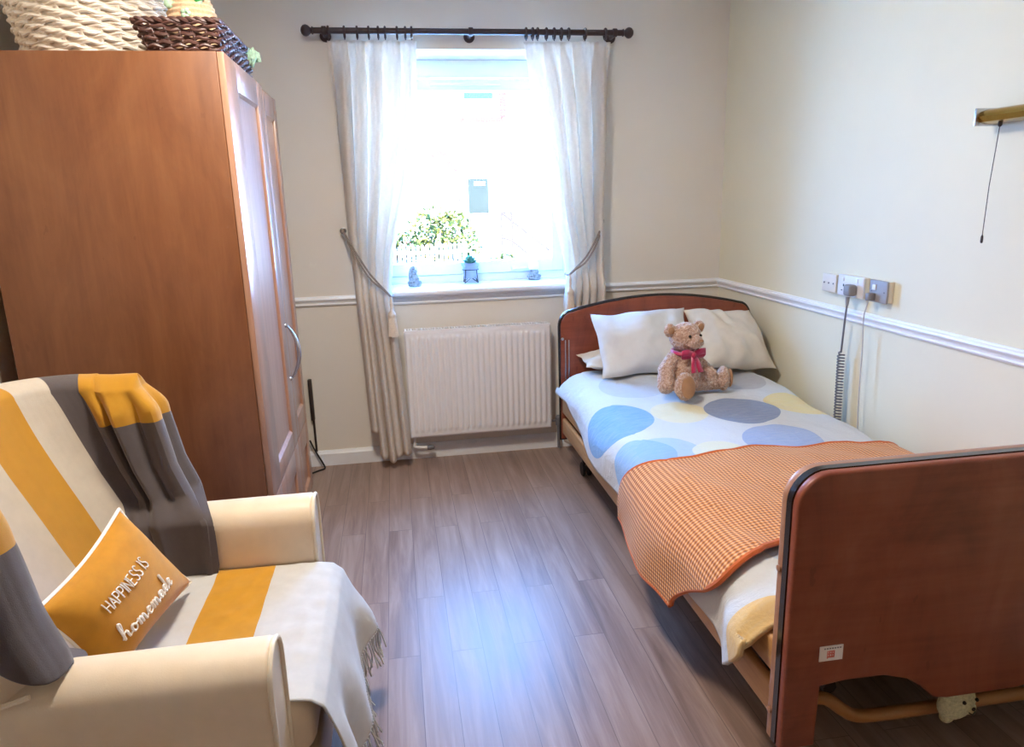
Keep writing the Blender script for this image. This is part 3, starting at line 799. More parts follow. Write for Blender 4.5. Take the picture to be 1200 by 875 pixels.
# ------------------------------------------------------------------ armchair
AY0, AY1 = -2.725, -1.865                    # outer sides
YC = (AY0+AY1)/2
ch = thing('armchair', (-2.5, YC, 0), 'cream faux-leather armchair with wings in the lower left corner', 'armchair')
def arm_outline(y0, y1, z0, z1):
    w = (y1-y0)/2; c = (y0+y1)/2; r = w
    return [(y0+.012, z0)]+[(y1-.012, z0)]+[(y1, z1-.09)]+arc(c, z1-.06, r, 0, 180, 14, .06)[0:]+[(y0, z1-.09)]
for (y0, y1, zt) in ((AY0, AY0+.135, .638), (AY1-.135, AY1, .625)):
    b = BM(); prism(b, arm_outline(y0, y1, .12, zt), 'x', -2.84, -2.105, .012, 3)
    a = part('arm', b, 'chair', ch)
    b = BM(); tube(b, [(-2.104, p[0], p[1]) for p in arm_outline(y0+.004, y1-.004, .13, zt-.004)], .0055, 8, True); part('piping', b, 'piping', a)
b = BM(); box(b, -2.78, -2.062, AY0+.05, AY1-.05, .12, .30, .03, 4); part('seat_base', b, 'chair', ch)
b = BM(); box(b, -2.70, -2.06, AY0+.139, AY1-.139, .302, .445, .045, 5); part('seat_cushion', b, 'chair', ch)
# back: U-shaped in plan (wings forward), reclined
def x_tip(z):
    x = keyed([(.60, -2.455), (.66, -2.462), (.75, -2.492), (.88, -2.515)], z)
    if z > .86:
        t = min(1, (z-.86)/.13); x -= .07*(1-math.sqrt(max(0, 1-t*t)))
    return x
def x_mid(z): return lerp(-2.56, -2.80, sstep(.35, 1.05, z)*.55+.45*(z-.35)/.7)
HWI = .358
def inner(a, z, hw=HWI, off=0.0):
    """a 0..1 from the near wing tip round the back to the far wing tip"""
    an = PI*a; c, s = math.cos(an), math.sin(an)
    xt, xm = x_tip(z), x_mid(z)
    y = YC-(hw-off)*math.copysign(abs(c)**.62, c)
    x = xt-(xt-xm-off)*(s**.62)
    return Vector((x, y, z))
ZTOP = lambda a: .975+.025*math.sin(PI*a)
def back_contour(z):
    n = 28; inn = [inner(k/n, z) for k in range(n+1)]
    out = []
    xt, xm = x_tip(z), x_mid(z)
    for k in range(n+1):
        a = 1-k/n; an = PI*a; c, s = math.cos(an), math.sin(an)
        out.append(Vector((xt-.004-.11*sstep(.72, .60, z)-(xt-xm+.075-.11*sstep(.72, .60, z))*(s**.5), YC-(HWI+.065)*math.copysign(abs(c)**.5, c), z)))
    return inn, out
b = BM(); rows = []
zs = [.14, .25, .36, .46, .56, .66, .74, .80, .86, .90, .93, .95, .965]
for z in zs:
    i, o = back_contour(z); rows.append([b.verts.new(p) for p in i+o])
i, o = back_contour(.965); mi = len(i)
for t in (.35, .7, 1.0):
    row = []
    for k, p in enumerate(i):
        q = o[len(o)-1-k]; m = (p+q)/2; w = p.lerp(m, 1-math.cos(t*PI/2)*1.0 if t < 1 else .999); row.append(Vector((w.x, w.y, .965+.022*math.sin(t*PI/2)*1+.012*math.sin(PI*k/28)*t)))
    for k, p in enumerate(o):
        q = i[len(i)-1-k]; m = (p+q)/2; w = p.lerp(m, 1-math.cos(t*PI/2) if t < 1 else .999); row.append(Vector((w.x, w.y, .965+.022*math.sin(t*PI/2)+.012*math.sin(PI*k/28)*t)))
    rows.append([b.verts.new(p) for p in row])
n = len(rows[0])
for A, Bv in zip(rows, rows[1:]):
    for k in range(n): b.faces.new((A[k], A[(k+1) % n], Bv[(k+1) % n], Bv[k]))
bmesh.ops.remove_doubles(b, verts=b.verts, dist=.0008)
part('back', b, 'chair', ch, True, 60)
b = BM(); tube(b, catmull([(-2.49, AY0-.002, .63), (-2.60, AY0-.012, .60), (-2.66, AY0-.016, .54), (-2.70, AY0-.012, .40), (-2.71, AY0-.010, .15)], 8), .005, 6); part('seam', b, 'piping', ch)
for (x, y) in ((-2.15, AY0+.07), (-2.15, AY1-.07), (-2.74, AY0+.07), (-2.74, AY1-.07)):
    b = BM(); lathe(b, [(.018, 0), (.021, .01), (.028, .10), (.03, .125)], 14, (x, y, 0), 'z'); part('leg', b, 'legwood', ch)

# striped throw over the back: inside of the back, over the rim and over both wing fronts
def contour_full(z, off=.012):
    """outer near side -> near wing front -> inside -> far wing front -> outer far side; returns list of (a, point)"""
    L = []
    xt = x_tip(z)+off
    yn, yf = YC-(HWI+.065)-off, YC+(HWI+.065)+off
    for k in range(9): L.append((-.34+.24*k/8, Vector((xt-.24+.215*k/8, yn, z))))
    for k in range(1, 6):
        t = k/6; an = PI+PI*t*0
        cyy = (yn+(YC-HWI+off))/2; rr = (YC-HWI+off-yn)/2
        L.append((-.10+.10*t, Vector((xt-.025+.025*math.sin(PI*t), cyy-rr*math.cos(PI*t), z))))
    for k in range(41):
        a = k/40; p = inner(a, z, HWI, off)
        p.x = min(p.x, xt-.02) if (a < .02 or a > .98) else p.x
        L.append((a, p))
    for k in range(1, 6):
        t = k/6; cyy = (yf+(YC+HWI-off))/2; rr = (yf-(YC+HWI-off))/2
        L.append((1+.10*t, Vector((xt-.025+.025*math.sin(PI*t), cyy-rr*math.cos(PI*t), z))))
    for k in range(9): L.append((1.10+.24*k/8, Vector((xt-.025-.215*k/8, yf, z))))
    return L
NA, NZ = 300, 110
def cont_at(L, a):
    for (a0, p0), (a1, p1) in zip(L, L[1:]):
        if a <= a1: return p0.lerp(p1, (a-a0)/max(1e-9, a1-a0))
    return L[-1][1]
ctr = {}
A0, A1 = -.30, 1.26
AG1 = .90
def throw_point(u, v):
    a = lerp(A0, A1, u); vt = .80
    zb = .456
    if a < 0: zb = .456+.185*sstep(.0, -.03, a)+.17*sstep(-.05, -.30, a)
    if a > 1.05: zb = .456+.19*sstep(1.06, 1.10, a)
    zt = ZTOP(max(0, min(1, a)))-.012
    if v <= vt: z = lerp(zb, zt, v/vt); over = 0
    else: z = zt; over = (v-vt)/(1-vt)
    key = round(z, 4)
    if key not in ctr: ctr[key] = contour_full(z)
    L = ctr[key]; p = cont_at(L, a); e = .012
    d = cont_at(L, min(A1, a+e))-cont_at(L, max(A0, a-e)); d.z = 0
    d = d.normalized() if d.length > 1e-9 else Vector((0, 1, 0)); nrm = Vector((-d.y, d.x, 0))      # points away from the seat
    f = 0
    if a > AG1:                                   # gathered grey folds over the far wing
        w = sstep(AG1-.02, AG1+.05, a)*sstep(1.24, 1.12, a)
        ph = (a-AG1)*2*PI/.056+1.6*(1-z)
        f = w*(.026+.016*math.sin(ph)+.004*math.sin(2*ph+1))*lerp(1, .3, sstep(.90, .97, z))
    if a < .05:
        w = sstep(.05, -.05, a); f = w*(.004+.008*math.sin(a*2*PI/.12+2.5*z))
    f += .003*nz(a*5, z*6, 1)
    p = p-nrm*f
    k = sstep(.67, .60, z)                        # below the arm tops the cloth lies inside the arms
    if a > .8: p.y = lerp(p.y, min(p.y, -2.018-.006*(1+math.sin(a*80))), k); p.x = lerp(p.x, p.x+.05*sstep(.97, 1.05, a), k)
    if a < .2: p.y = lerp(p.y, max(p.y, -2.572), k) if a > 0 else p.y
    if over > 0:
        R = .058; th = min(PI, over*1.5*PI)
        if .06 < a < .94:
            c = p+nrm*R*(1-math.cos(th)); c.z = z+R*.55*math.sin(th)
            if th >= PI: c.z -= .22*(over-2/3)*3
        else:                                     # on the wings close the rim towards the wing's own middle line
            mid = YC+math.copysign(HWI+.0325, p.y-YC); t = min(1, over*1.5)
            c = Vector((p.x-.01*t, lerp(p.y, mid, t*.98), z+.034*math.sin(t*PI/2)))
        p = c
    return p, (a, z+.03*over)
o = solo('striped_throw', grid_bm(throw_point, NA, NZ), 'throw', 'mustard, cream and grey striped throw over the armchair back', 'throw blanket', None, 'keep')
solidify(o, .004, 0)

# cream throw with a mustard band over the seat, fringe at its lower edge
SY0, SY1 = AY0+.143, AY1-.140
def seat_throw(u, v):
    s = v*1.0                                   # back of seat -> front edge -> hangs
    y = lerp(SY0, SY1, u)
    path = [(-2.47, .455), (-2.10, .452), (-2.06, .445), (-2.035, .425), (-2.022, .39), (-2.005, .32), (-1.992, .235)]
    cum = [0]
    for p, q in zip(path, path[1:]): cum.append(cum[-1]+math.dist(p, q))
    d = s*cum[-1]
    for i in range(len(path)-1):
        if d <= cum[i+1]+1e-9:
            t = (d-cum[i])/(cum[i+1]-cum[i]); x = lerp(path[i][0], path[i+1][0], t); z = lerp(path[i][1], path[i+1][1], t); break
    hang = sstep(.40, .25, z)
    x += hang*(.012+.020*math.sin(u*2*PI*2.3+.8)+.010*math.sin(u*21)); y += hang*(.03*(u-.4))
    z += .004*nz(x*14, y*14)+.003*nz(x*30, y*22, 3)-.13*hang*(1-u)**1.3*sstep(.40, .25, z)
    return (x, y, z), (x, y)
bm = grid_bm(seat_throw, 90, 90, lambda u, v: 1 if .17 < v < .405 else 0)
st = thing('seat_throw', (-2.2, YC, .45), 'cream fringed throw with a mustard band over the armchair seat', 'throw blanket')
o = part('cloth', bm, ['s_white', 't_yel'], st, 'keep'); solidify(o, .004, 1)
b = BM(); rnd = random.Random(4)
for k in range(70):
    u = (k+.5)/70; p = Vector(seat_throw(u, 1)[0]); L = rnd.uniform(.065, .1)
    tube(b, catmull([p, p+Vector((rnd.uniform(-.004, .012), rnd.uniform(-.006, .006), -L*.5)), p+Vector((rnd.uniform(-.006, .022), rnd.uniform(-.014, .014), -L))], 4), .0026, 5)
fr = part('fringe', b, 's_white', st)

# ------------------------------------------------------------------ mustard cushion with embroidered words
TL, TR, BR, BL = [Vector(p) for p in ((-2.550, -2.580, .690), (-2.500, -2.262, .752), (-2.420, -2.112, .474), (-2.490, -2.49, .462))]
NRM = ((TR-TL).cross(BL-TL)).normalized(); NRM = NRM if NRM.x > 0 else -NRM
CUSH_SH = Vector((.012, 0, .012))
def cush(s, t, side=1, thick=.062):
    """s 0..1 left->right, t 0..1 bottom->top"""
    p = BL.lerp(BR, s).lerp(TL.lerp(TR, s), t)
    e = (1-abs(2*s-1)**2.6)*(1-abs(2*t-1)**2.6)
    pin = .016*(math.sin(PI*s)*(1-2*t)*abs(1-2*t)+0)                        # edges pulled in towards the middle
    p = p+(TL.lerp(TR, s)-BL.lerp(BR, s)).normalized()*pin
    pin2 = .016*math.sin(PI*t)*(1-2*s)*abs(1-2*s); p = p+(BR.lerp(TR, t)-BL.lerp(TL, t)).normalized()*pin2
    wr = .006*nz(s*3, t*3, 2)+.004*math.sin(9*(s+t))*(1-e)
    return p+NRM*side*(thick*(max(0, e)**.55)+wr*e)+CUSH_SH
cu = thing('cushion', (-2.42, -2.36, .46), 'mustard cushion embroidered with white words on the armchair seat', 'cushion')
b = BM()
for side in (1, -1):
    g = grid_bm(lambda s, t: (cush(s, t, side, .062 if side > 0 else .035), (s, t)), 48, 40); join(b, g)
bmesh.ops.remove_doubles(b, verts=b.verts, dist=.0006)
part('cover', b, 'cushion', cu)
b = BM(); loop = [cush(s/30, 0) for s in range(30)]+[cush(1, t/30) for t in range(30)]+[cush(1-s/30, 1) for s in range(30)]+[cush(0, 1-t/30) for t in range(30)]
tube(b, loop, .0042, 7, True); part('piping', b, 'thread', cu)
G = {  # single-stroke capitals on a 0..1 box: (advance, strokes)
 'H': (.8, [[(0, 0), (0, 1)], [(.6, 0), (.6, 1)], [(0, .5), (.6, .5)]]), 'A': (.85, [[(0, 0), (.33, 1), (.66, 0)], [(.12, .36), (.54, .36)]]),
 'P': (.75, [[(0, 0), (0, 1), (.38, 1), (.54, .88), (.54, .62), (.38, .48), (0, .48)]]), 'I': (.3, [[(.05, 0), (.05, 1)]]),
 'N': (.85, [[(0, 0), (0, 1), (.62, 0), (.62, 1)]]), 'E': (.72, [[(.5, 0), (0, 0), (0, 1), (.5, 1)], [(0, .52), (.42, .52)]]),
 'S': (.75, [[(0, .12), (.15, 0), (.4, 0), (.55, .15), (.5, .38), (.1, .6), (.04, .82), (.18, 1), (.38, 1), (.53, .88)]]), ' ': (.45, [])}
# lower-case script, each letter a pen path that runs on into the next
SC = {
 'h': (.62, [(-.08, .1), (.10, .55), (.26, 1.25), (.20, 1.42), (.10, 1.25), (.06, .6), (.04, 0), (.10, .38), (.26, .56), (.36, .45), (.36, .12), (.42, 0), (.54, .12)]),
 'o': (.60, [(.02, .12), (.14, .45), (.30, .56), (.14, .5), (.06, .25), (.14, .02), (.30, .02), (.42, .25), (.36, .48), (.30, .5), (.40, .42), (.56, .46)]),
 'm': (.84, [(-.02, .42), (.06, .54), (.08, .3), (.07, 0), (.12, .36), (.24, .56), (.30, .42), (.30, 0), (.35, .36), (.48, .56), (.55, .42), (.56, .1), (.63, 0), (.74, .14)]),
 'e': (.52, [(.0, .16), (.22, .28), (.36, .44), (.30, .56), (.16, .52), (.06, .3), (.10, .06), (.24, 0), (.44, .16)]),
 'a': (.60, [(.02, .12), (.36, .48), (.24, .56), (.10, .46), (.04, .22), (.12, .02), (.26, .10), (.38, .5), (.36, .14), (.42, 0), (.52, .12)]),
 'd': (.62, [(.02, .12), (.36, .44), (.24, .56), (.10, .46), (.04, .22), (.12, .02), (.26, .10), (.42, .8), (.48, 1.4), (.42, .8), (.38, .14), (.44, 0), (.54, .12)])}
def tx(s, t, lift=.0022): return cush(s, t)+NRM*lift
b = BM(); x = .205; hgt = .118; sc = .0592
for chh in 'HAPPINESS IS':
    adv, st_ = G[chh]
    for pl in st_:
        pts = []
        for p, q in zip(pl, pl[1:]):
            for k in range(5): pts.append(tx(x+lerp(p[0], q[0], k/5)*sc, .605+.04*(x-.2)+lerp(p[1], q[1], k/5)*hgt))
        pts.append(tx(x+pl[-1][0]*sc, .605+.04*(x-.2)+pl[-1][1]*hgt)); tube(b, pts, .0014, 5)
    x += adv*sc
part('lettering', b, 'thread', cu, label='thin white capital lettering')
b = BM(); x = .165; sc = .110; hgt = .130; path = []; rad_ = []
for chh in 'homemade':
    adv, pl = SC[chh]
    for p in pl: path.append(Vector((x+p[0]*sc, .285+.05*(x-.16)+p[1]*hgt, 0)))
    x += adv*sc
path = catmull(path, 6); N_ = len(path)
pts = [tx(p.x, p.y, .003) for p in path]
rad_ = []
for i in range(N_):
    dy = path[min(i+1, N_-1)].y-path[max(i-1, 0)].y; rad_.append(.0030 if dy < -.002 else .0019)
tube(b, pts, rad_, 6); part('script_lettering', b, 'thread', cu, label='thick white script lettering')

# ------------------------------------------------------------------ bed
BL_, BR_ = -1.045, -.03                  # sides
HY0, HY1 = -.455, -.42                    # headboard front / rear
FYF, FYB = -2.63, -2.565                  # footboard front / rear
bed = thing('bed', (-.54, -1.5, 0), 'wooden profiling bed with arched headboard and dark-edged footboard along the right wall', 'bed')
def head_outline(ins=0):
    x0, x1 = BL_+ins, BR_-ins; zb = .20+ins; zs = .79; m = (x0+x1)/2
    top = []
    for k in range(25):
        t = k/24; x = lerp(x1-.065, x0+.065, t); top.append((x, .868-ins+.058*math.sin(PI*t)**.9))
    return [(x0, zb), (x1, zb)]+arc(x1-.065, .79, .065, 0, 70, 6, .078-ins)+top+arc(x0+.065, .79, .065, 110, 180, 6, .078-ins)
hb = part('headboard', prism(BM(), head_outline(.004), 'y', HY0, HY1, .004, 2), 'bedwood', bed, True, 35)
def loop3(ol, y): return [(p[0], y, p[1]) for p in ol]
b = BM(); ol = head_outline(.002); tube(b, loop3(ol, (HY0+HY1)/2), .0105, 8, True); part('edging', b, 'black', hb)
b = BM(); tube(b, loop3([p for p in head_outline(.003) if p[1] > .55 or p[0] < -.9][1:-1], HY0-.004), .003, 6); part('bright_trim', b, 'chrome', hb) if False else b.free()
for x in (BL_+.026, BL_+.044, BR_-.026):
    b = BM(); box(b, x-.003, x+.003, HY0-.006, HY0+.001, .52, .725, .002); part('guide_slot', b, 'chrome', hb)
b = BM(); lathe(b, [(.008, 0), (.008, -.003), (.004, -.005)], 12, (BL_+.012, HY0, .73), 'y'); part('screw', b, 'chrome', hb)

def foot_outline(ins=0):
    x0, x1 = BL_+ins, BR_-ins; zt = .857-ins; r = .075; zb = .19
    p = [(x0, zb), (x0+.085, zb), (x0+.088, .345)]+[(x0+.15, .352)]
    p += [(-.80, .350), (-.74, .332), (-.70, .305), (-.665, .272), (-.63, .265)]
    q = [(BL_+BR_-a, z) for (a, z) in p][::-1]
    return p+q+arc(x1-r, zt-r, r, 0, 90, 8)+arc(x0+r, zt-r, r, 90, 180, 8)
fb = part('footboard', prism(BM(), foot_outline(0.0), 'y', FYF, FYF+.024, .007, 3), ['bedwood'], bed, True, 35)
part('rear_board', prism(BM(), foot_outline(0.0), 'y', FYB-.024, FYB, .005, 3), 'bededge', fb, True, 35)
part('edging', prism(BM(), foot_outline(-.0012), 'y', FYF+.0235, FYB-.0235, 0), 'black', fb, True, 35)
for z in (.62, .26):
    b = BM(); lathe(b, [(.008, 0), (.008, -.004), (.004, -.006)], 12, (BL_, FYB-.012, z), 'x'); part('screw', b, 'bededge', fb)
lab = part('sticker', o_box(-.968, -.912, FYF-.0016, FYF-.0002, .412, .449), 'sticker', fb, False, label='small white sticker with red emblem')
b = BM()
box(b, -.950, -.948, FYF-.0022, FYF-.0016, .418, .437)
for (x, z, w, h) in ((-.948, .420, .016, .004), (-.948, .428, .016, .003), (-.946, .424, .003, .010), (-.940, .420, .003, .014), (-.935, .421, .003, .013), (-.947, .4345, .015, .0025)):
    box(b, x, x+w, FYF-.0022, FYF-.0016, z, z+h)
part('emblem', b, 'red', lab, False)
b = BM()
for k in range(7): box(b, -.958+k*.0062, -.954+k*.0062, FYF-.0022, FYF-.0016, .4415, .4445)
part('print', b, 'greyprint', lab, False)
for (z0, z1) in ((.345, .430), (.235, .318)):
    for x in (BL_+.006, BR_-.06):
        part('side_rail', o_box(x, x+.024, FYB+.002, HY0-.004, z0, z1, bev=.009, seg=3), 'railwood', bed, True, 35)
b = BM(); box(b, -.98, -.09, -2.53, -.48, .315, .335, .004)
for k in range(11): box(b, -.98, -.09, -2.50+k*.19, -2.42+k*.19, .336, .352, .003)
part('mattress_deck', b, 'steel', bed, False)
b = BM()
for x in (-.92, -.15): box(b, x-.02, x+.02, -2.5, -.5, .225, .27, .004)
for y in (-2.3, -1.5, -.7): box(b, -.92, -.15, y-.02, y+.02, .225, .265, .004)
for y in (-2.0, -1.0):
    tube(b, [(-.3, y-.4, .14), (-.3, y+.25, .24)], .02, 8); tube(b, [(-.77, y-.4, .14), (-.77, y+.25, .24)], .02, 8)
box(b, -.66, -.44, -1.7, -1.15, .12, .225, .01)
part('under_frame', b, 'steel', bed, True, 30)
b = BM(); tube(b, catmull([(-.965, -2.50, .205), (-.90, -2.50, .207), (-.85, -2.50, .198), (-.80, -2.50, .158), (-.76, -2.50, .135), (-.66, -2.50, .128), (-.4, -2.50, .128), (-.11, -2.50, .128)], 8), .0165, 10)
part('cross_tube', b, 'tube', bed)
for (x, y) in ((-.92, -.50), (-.15, -.50), (-.86, -2.22), (-.15, -2.22)):
    b = BM(); tube(b, [(x, y, .23), (x, y, .10)], .014, 10); box(b, x-.022, x+.022, y-.006, y+.03, .07, .105, .006); cs = part('caster', b, 'darkmetal', bed)
    b = BM()
    for dx in (-.016, .016): lathe(b, [(.01, -.008), (.034, -.008), (.0375, -.004), (.0375, .004), (.034, .008), (.01, .008)], 20, (x+dx, y+.02, .038), 'x')
    part('wheel', b, 'blackm', cs)

mt = BM(); box(mt, -1.0, -.100, -2.525, -.480, .356, .465, .03, 4)
solo('mattress', mt, 'mattress', 'pale mattress on the bed, mostly hidden under the circle-print duvet', 'mattress')

# bed cloths share one cross-section: left hem, left side, rounded edge, top, rounded edge, right side
def ztop(y): return keyed([(-2.6, .50), (-2.2, .505), (-1.7, .51), (-1.2, .535), (-.8, .565), (-.4, .575)], y)
def hemz(y): return keyed([(-2.56, .42), (-2.50, .34), (-2.42, .272), (-2.3, .305), (-1.6, .325), (-1.13, .345), (-.8, .42), (-.57, .52), (-.45, .55)], y)
XS, XR = -1.062, -.068
def bed_section(f, y, off, hz, rz, flare=0):
    """f 0..1 across; returns point and flat coordinate"""
    zt = ztop(y); r = .10; r2 = .085
    l1 = max(.0, zt-r-hz); l2 = r*PI/2; l3 = (XR-r2)-(XS+r); l4 = r2*PI/2; l5 = max(0, zt-r2-rz); Lt = l1+l2+l3+l4+l5
    d = f*Lt
    if d < l1:
        q = d/max(l1, 1e-6); p = Vector((XS-off-flare*(1-q), y, hz+d)); n = Vector((-1, 0, 0))
    elif d < l1+l2:
        th = (d-l1)/r; n = Vector((-math.cos(th), 0, math.sin(th))); p = Vector((XS+r, y, zt-r))+n*(r+off)
    elif d < l1+l2+l3:
        x = XS+r+(d-l1-l2); p = Vector((x, y, zt+off+.012*math.sin(PI*(x-XS)/(XR-XS)))); n = Vector((0, 0, 1))
    elif d < l1+l2+l3+l4:
        th = (d-l1-l2-l3)/r2; n = Vector((math.sin(th), 0, math.cos(th))); p = Vector((XR-r2, y, zt-r2))+n*(r2+off)
    else:
        p = Vector((XR+off, y, zt-r2-(d-l1-l2-l3-l4))); n = Vector((1, 0, 0))
    return p, n, (XS+r)+(d-l1-l2)
def wrinkle(x, y):
    a = nz(x*2.2, y*2.8, 5)*.012+nz(x*7+y*3, y*4-x*2, 8)*.007+nz(x*15+y*6, y*8-x*5, 2)*.0038
    a += .006*math.exp(-((y+.72)/.12)**2)*math.sin(x*26+y*16)
    return a
DY0, DY1 = -.50, -2.535
def duvet_pt(f, v):
    y = lerp(DY0, DY1, v)
    p, n, fl = bed_section(f, y, .0, hemz(y), .445)
    edge = sstep(0, .04, v)*sstep(1, .975, v)
    w = wrinkle(fl, y)
    p = p+n*(w*(.5+.5*edge)*(1-.6*sstep(-1.02, -1.12, fl)))
    p.z -= (1-edge)*.03*(1 if n.z > .3 else .2)
    p.x -= .012*sstep(-1.0, -1.16, fl)*(1+math.sin(y*9))
    # foot corner: pulled out to the left where the loose end bunches up
    k = sstep(-2.34, -2.47, y)*sstep(-1.0, -1.12, fl); p.x -= .030*k
    return p, (fl, y)
o = solo('duvet', grid_bm(duvet_pt, 150, 260), 'duvet', 'white duvet with blue, grey and yellow circles spread over the bed', 'duvet', None, 'keep')
solidify(o, .014, 1)

def blanket_pt(f, v):
    # v 0 = edge towards the pillows, 1 = edge towards the footboard
    q = f
    y0 = -1.69+.035*nz(q*5, 1)+.11*sstep(.26, .0, q); y1 = -2.30+.05*sstep(.3, 1, q)+.0*q+.20*sstep(.17, .0, q)-.06*math.exp(-((q-.2)/.08)**2)
    y = lerp(y0, y1, v)
    hz = .275+.02*nz(y*6, 3)-.03*v
    p, n, fl = bed_section(f, y, .018, hz, .45, .004)
    p = p+n*(wrinkle(fl, y)*(1-.6*sstep(-1.02, -1.12, fl))+.0015*(1+math.sin(fl*23+y*14))+.003)
    p.x -= .012*sstep(-1.0, -1.16, fl)*(1+math.sin(y*9))+.004*sstep(-1.05, -1.25, fl)*(1+math.sin(y*13+1))
    return p, (fl, y)
bl = thing('blanket', (-.55, -2.0, .3), 'orange waffle-knit blanket folded across the foot of the bed', 'blanket')
o = part('knit', grid_bm(blanket_pt, 160, 90), 'waffle', bl, 'keep'); solidify(o, .008, -1)
b = BM()
for v in (0, 1): tube(b, [Vector(blanket_pt(k/80, v)[0])+Vector((0, 0, .003)) for k in range(81)], .0085, 7)
tube(b, [Vector(blanket_pt(0, k/30)[0])+Vector((-.002, 0, 0)) for k in range(31)], .0085, 7)
part('hem', b, 'waffle_hem', bl)

def pillow(name, cen, w, h, thick, rx, rz, ry, mat, label, seed, lx=0):
    """soft pillow; local x = width, local y = height, local z = thickness"""
    R = Matrix.Rotation(rz, 4, 'Z') @ Matrix.Rotation(rx, 4, 'X') @ Matrix.Rotation(ry, 4, 'Y')
    def P(s, t, side):
        X, Y = 2*s-1, 2*t-1
        e = max(0, (1-abs(X)**2.2)*(1-abs(Y)**2.2))
        x = X*w/2*(1-.07*(1-Y*Y))+.012*nz(t*3, seed, side*0, 1)*abs(X)**3; y = Y*h/2*(1-.09*(1-X*X))+.014*nz(s*3.4, seed+4)*abs(Y)**3
        fold = .011*math.sin(18*s+6*nz(s*2, t*2, seed)+7*t)*(1-e)*e*4
        z = side*thick*e**.55*(1+.22*nz(s*2.2, t*2.0, seed+1))+fold+.010*nz(s*5, t*4, seed)*e+.006*nz(s*12, t*9, seed+2)*e+.016*(nz(s*2.5, t*2.5, seed+9))
        return R @ Vector((x, y, z))+Vector(cen)
    b = BM()
    for side in (1, -1):
        g = grid_bm(lambda s, t: (P(s, t, side), (s, t)), 44, 36); join(b, g)
    bmesh.ops.remove_doubles(b, verts=b.verts, dist=.0005)
    b2 = b
    return solo(name, b2, mat, label, 'pillow', 'pillows at the head of the bed')
pillow('pillow', (-.72, -.575, .640), .50, .20, .036, .10, 0, 0, 'sheet', 'flat cream pillow lying lowest, under the two propped pillows', 3)
pillow('pillow', (-.672, -.640, .728), .475, .36, .088, .86, -.03, -.03, 'sheetw', 'white pillow propped on the left half of the headboard', 5)
pillow('pillow', (-.240, -.655, .722), .385, .37, .088, .74, .06, .10, 'sheet', 'cream pillow propped on the right behind the teddy bear', 8)

# ------------------------------------------------------------------ teddy bear
bearc = Vector((-.615, -.985, .566))
fa = math.atan2(.22, 1)            # facing: mostly towards the foot of the bed, turned a little to the wall
RB = Matrix.Rotation(fa, 3, 'Z')
def bw(x, y, z): return bearc+RB @ Vector((x, y, z))      # local: -y is forward, +x is image right
bear = thing('teddy_bear', bearc, 'curly light-brown teddy bear with a crimson bow sitting on the bed', 'teddy bear')
b = BM()
def bb_(c, r, rot=None): ball(b, bw(*c), r, 20, 14, (RB @ rot) if rot else RB)
RX = lambda a: Matrix.Rotation(a, 3, 'X'); RY = lambda a: Matrix.Rotation(a, 3, 'Y'); RZ = lambda a: Matrix.Rotation(a, 3, 'Z')
bb_((0, 0, .080), (.080, .068, .082)); bb_((0, .0, .140), (.055, .05, .055)); bb_((0, .01, .19), (.036, .036, .036))
bb_((.003, -.006, .250), (.070, .064, .064)); bb_((.016, -.064, .236), (.036, .032, .030)); bb_((.008, -.03, .262), (.05, .04, .05))
bb_((-.070, .004, .284), (.029, .016, .030)); bb_((.076, .0, .288), (.028, .016, .029))
def limb(p, q, r0, r1, n=7):
    for k in range(n):
        t = k/(n-1); c = Vector(p).lerp(Vector(q), t); r = lerp(r0, r1, t); bb_(tuple(c), (r, r, r))
limb((-.055, .0, .158), (-.100, -.02, .115), .029, .034); limb((-.100, -.02, .115), (-.118, -.050, .058), .034, .038)
limb((.055, .0, .160), (.092, -.015, .115), .026, .026); limb((.092, -.015, .115), (.118, -.05, .078), .026, .027)
limb((-.035, -.045, .045), (-.062, -.105, .045), .040, .040); bb_((-.064, -.112, .060), (.047, .030, .062), RX(-.12))
limb((.045, -.03, .045), (.150, -.045, .042), .040, .036); bb_((.178, -.052, .055), (.029, .047, .056), RZ(-.35))
o = part('body', b, 'fur', bear)
rm = o.modifiers.new('blend', 'REMESH'); rm.mode = 'VOXEL'; rm.voxel_size = .0045; rm.use_smooth_shade = True
sm = o.modifiers.new('soften', 'SMOOTH'); sm.iterations = 5; sm.factor = .5
tx_ = bpy.data.textures.new('curls', 'CLOUDS'); tx_.noise_scale = .011; tx_.noise_depth = 2
dm = o.modifiers.new('curls', 'DISPLACE'); dm.texture = tx_; dm.strength = .011; dm.mid_level = .5; dm.texture_coords = 'LOCAL'
def pad(c, r, rot):
    b = BM(); ball(b, bw(*c), r, 18, 12, RB @ rot); return part('foot_pad', b, 'pad', bear)
pad((-.066, -.139, .062), (.035, .010, .049), RX(-.12)); pad((.203, -.066, .057), (.010, .034, .042), RZ(-.35))
for x, z in ((-.073, .284), (.079, .288)):
    b = BM(); ball(b, bw(x, -.014, z), (.016, .006, .016), 12, 8, RB); part('inner_ear', b, 'pad', bear)
for x in (-.018, .036):
    b = BM(); ball(b, bw(x, -.071, .264), .0065, 10, 8); part('eye', b, 'eye', bear)
b = BM(); ball(b, bw(.020, -.099, .245), (.011, .007, .008), 12, 8, RB); part('nose', b, 'pad', bear)
b = BM()
lo = []
for k in range(28):
    a = 2*PI*k/28; lo.append(bw(.050*math.cos(a), -.004+.048*math.sin(a), .186+.004*math.sin(a)))
tube(b, lo, .008, 6, True)
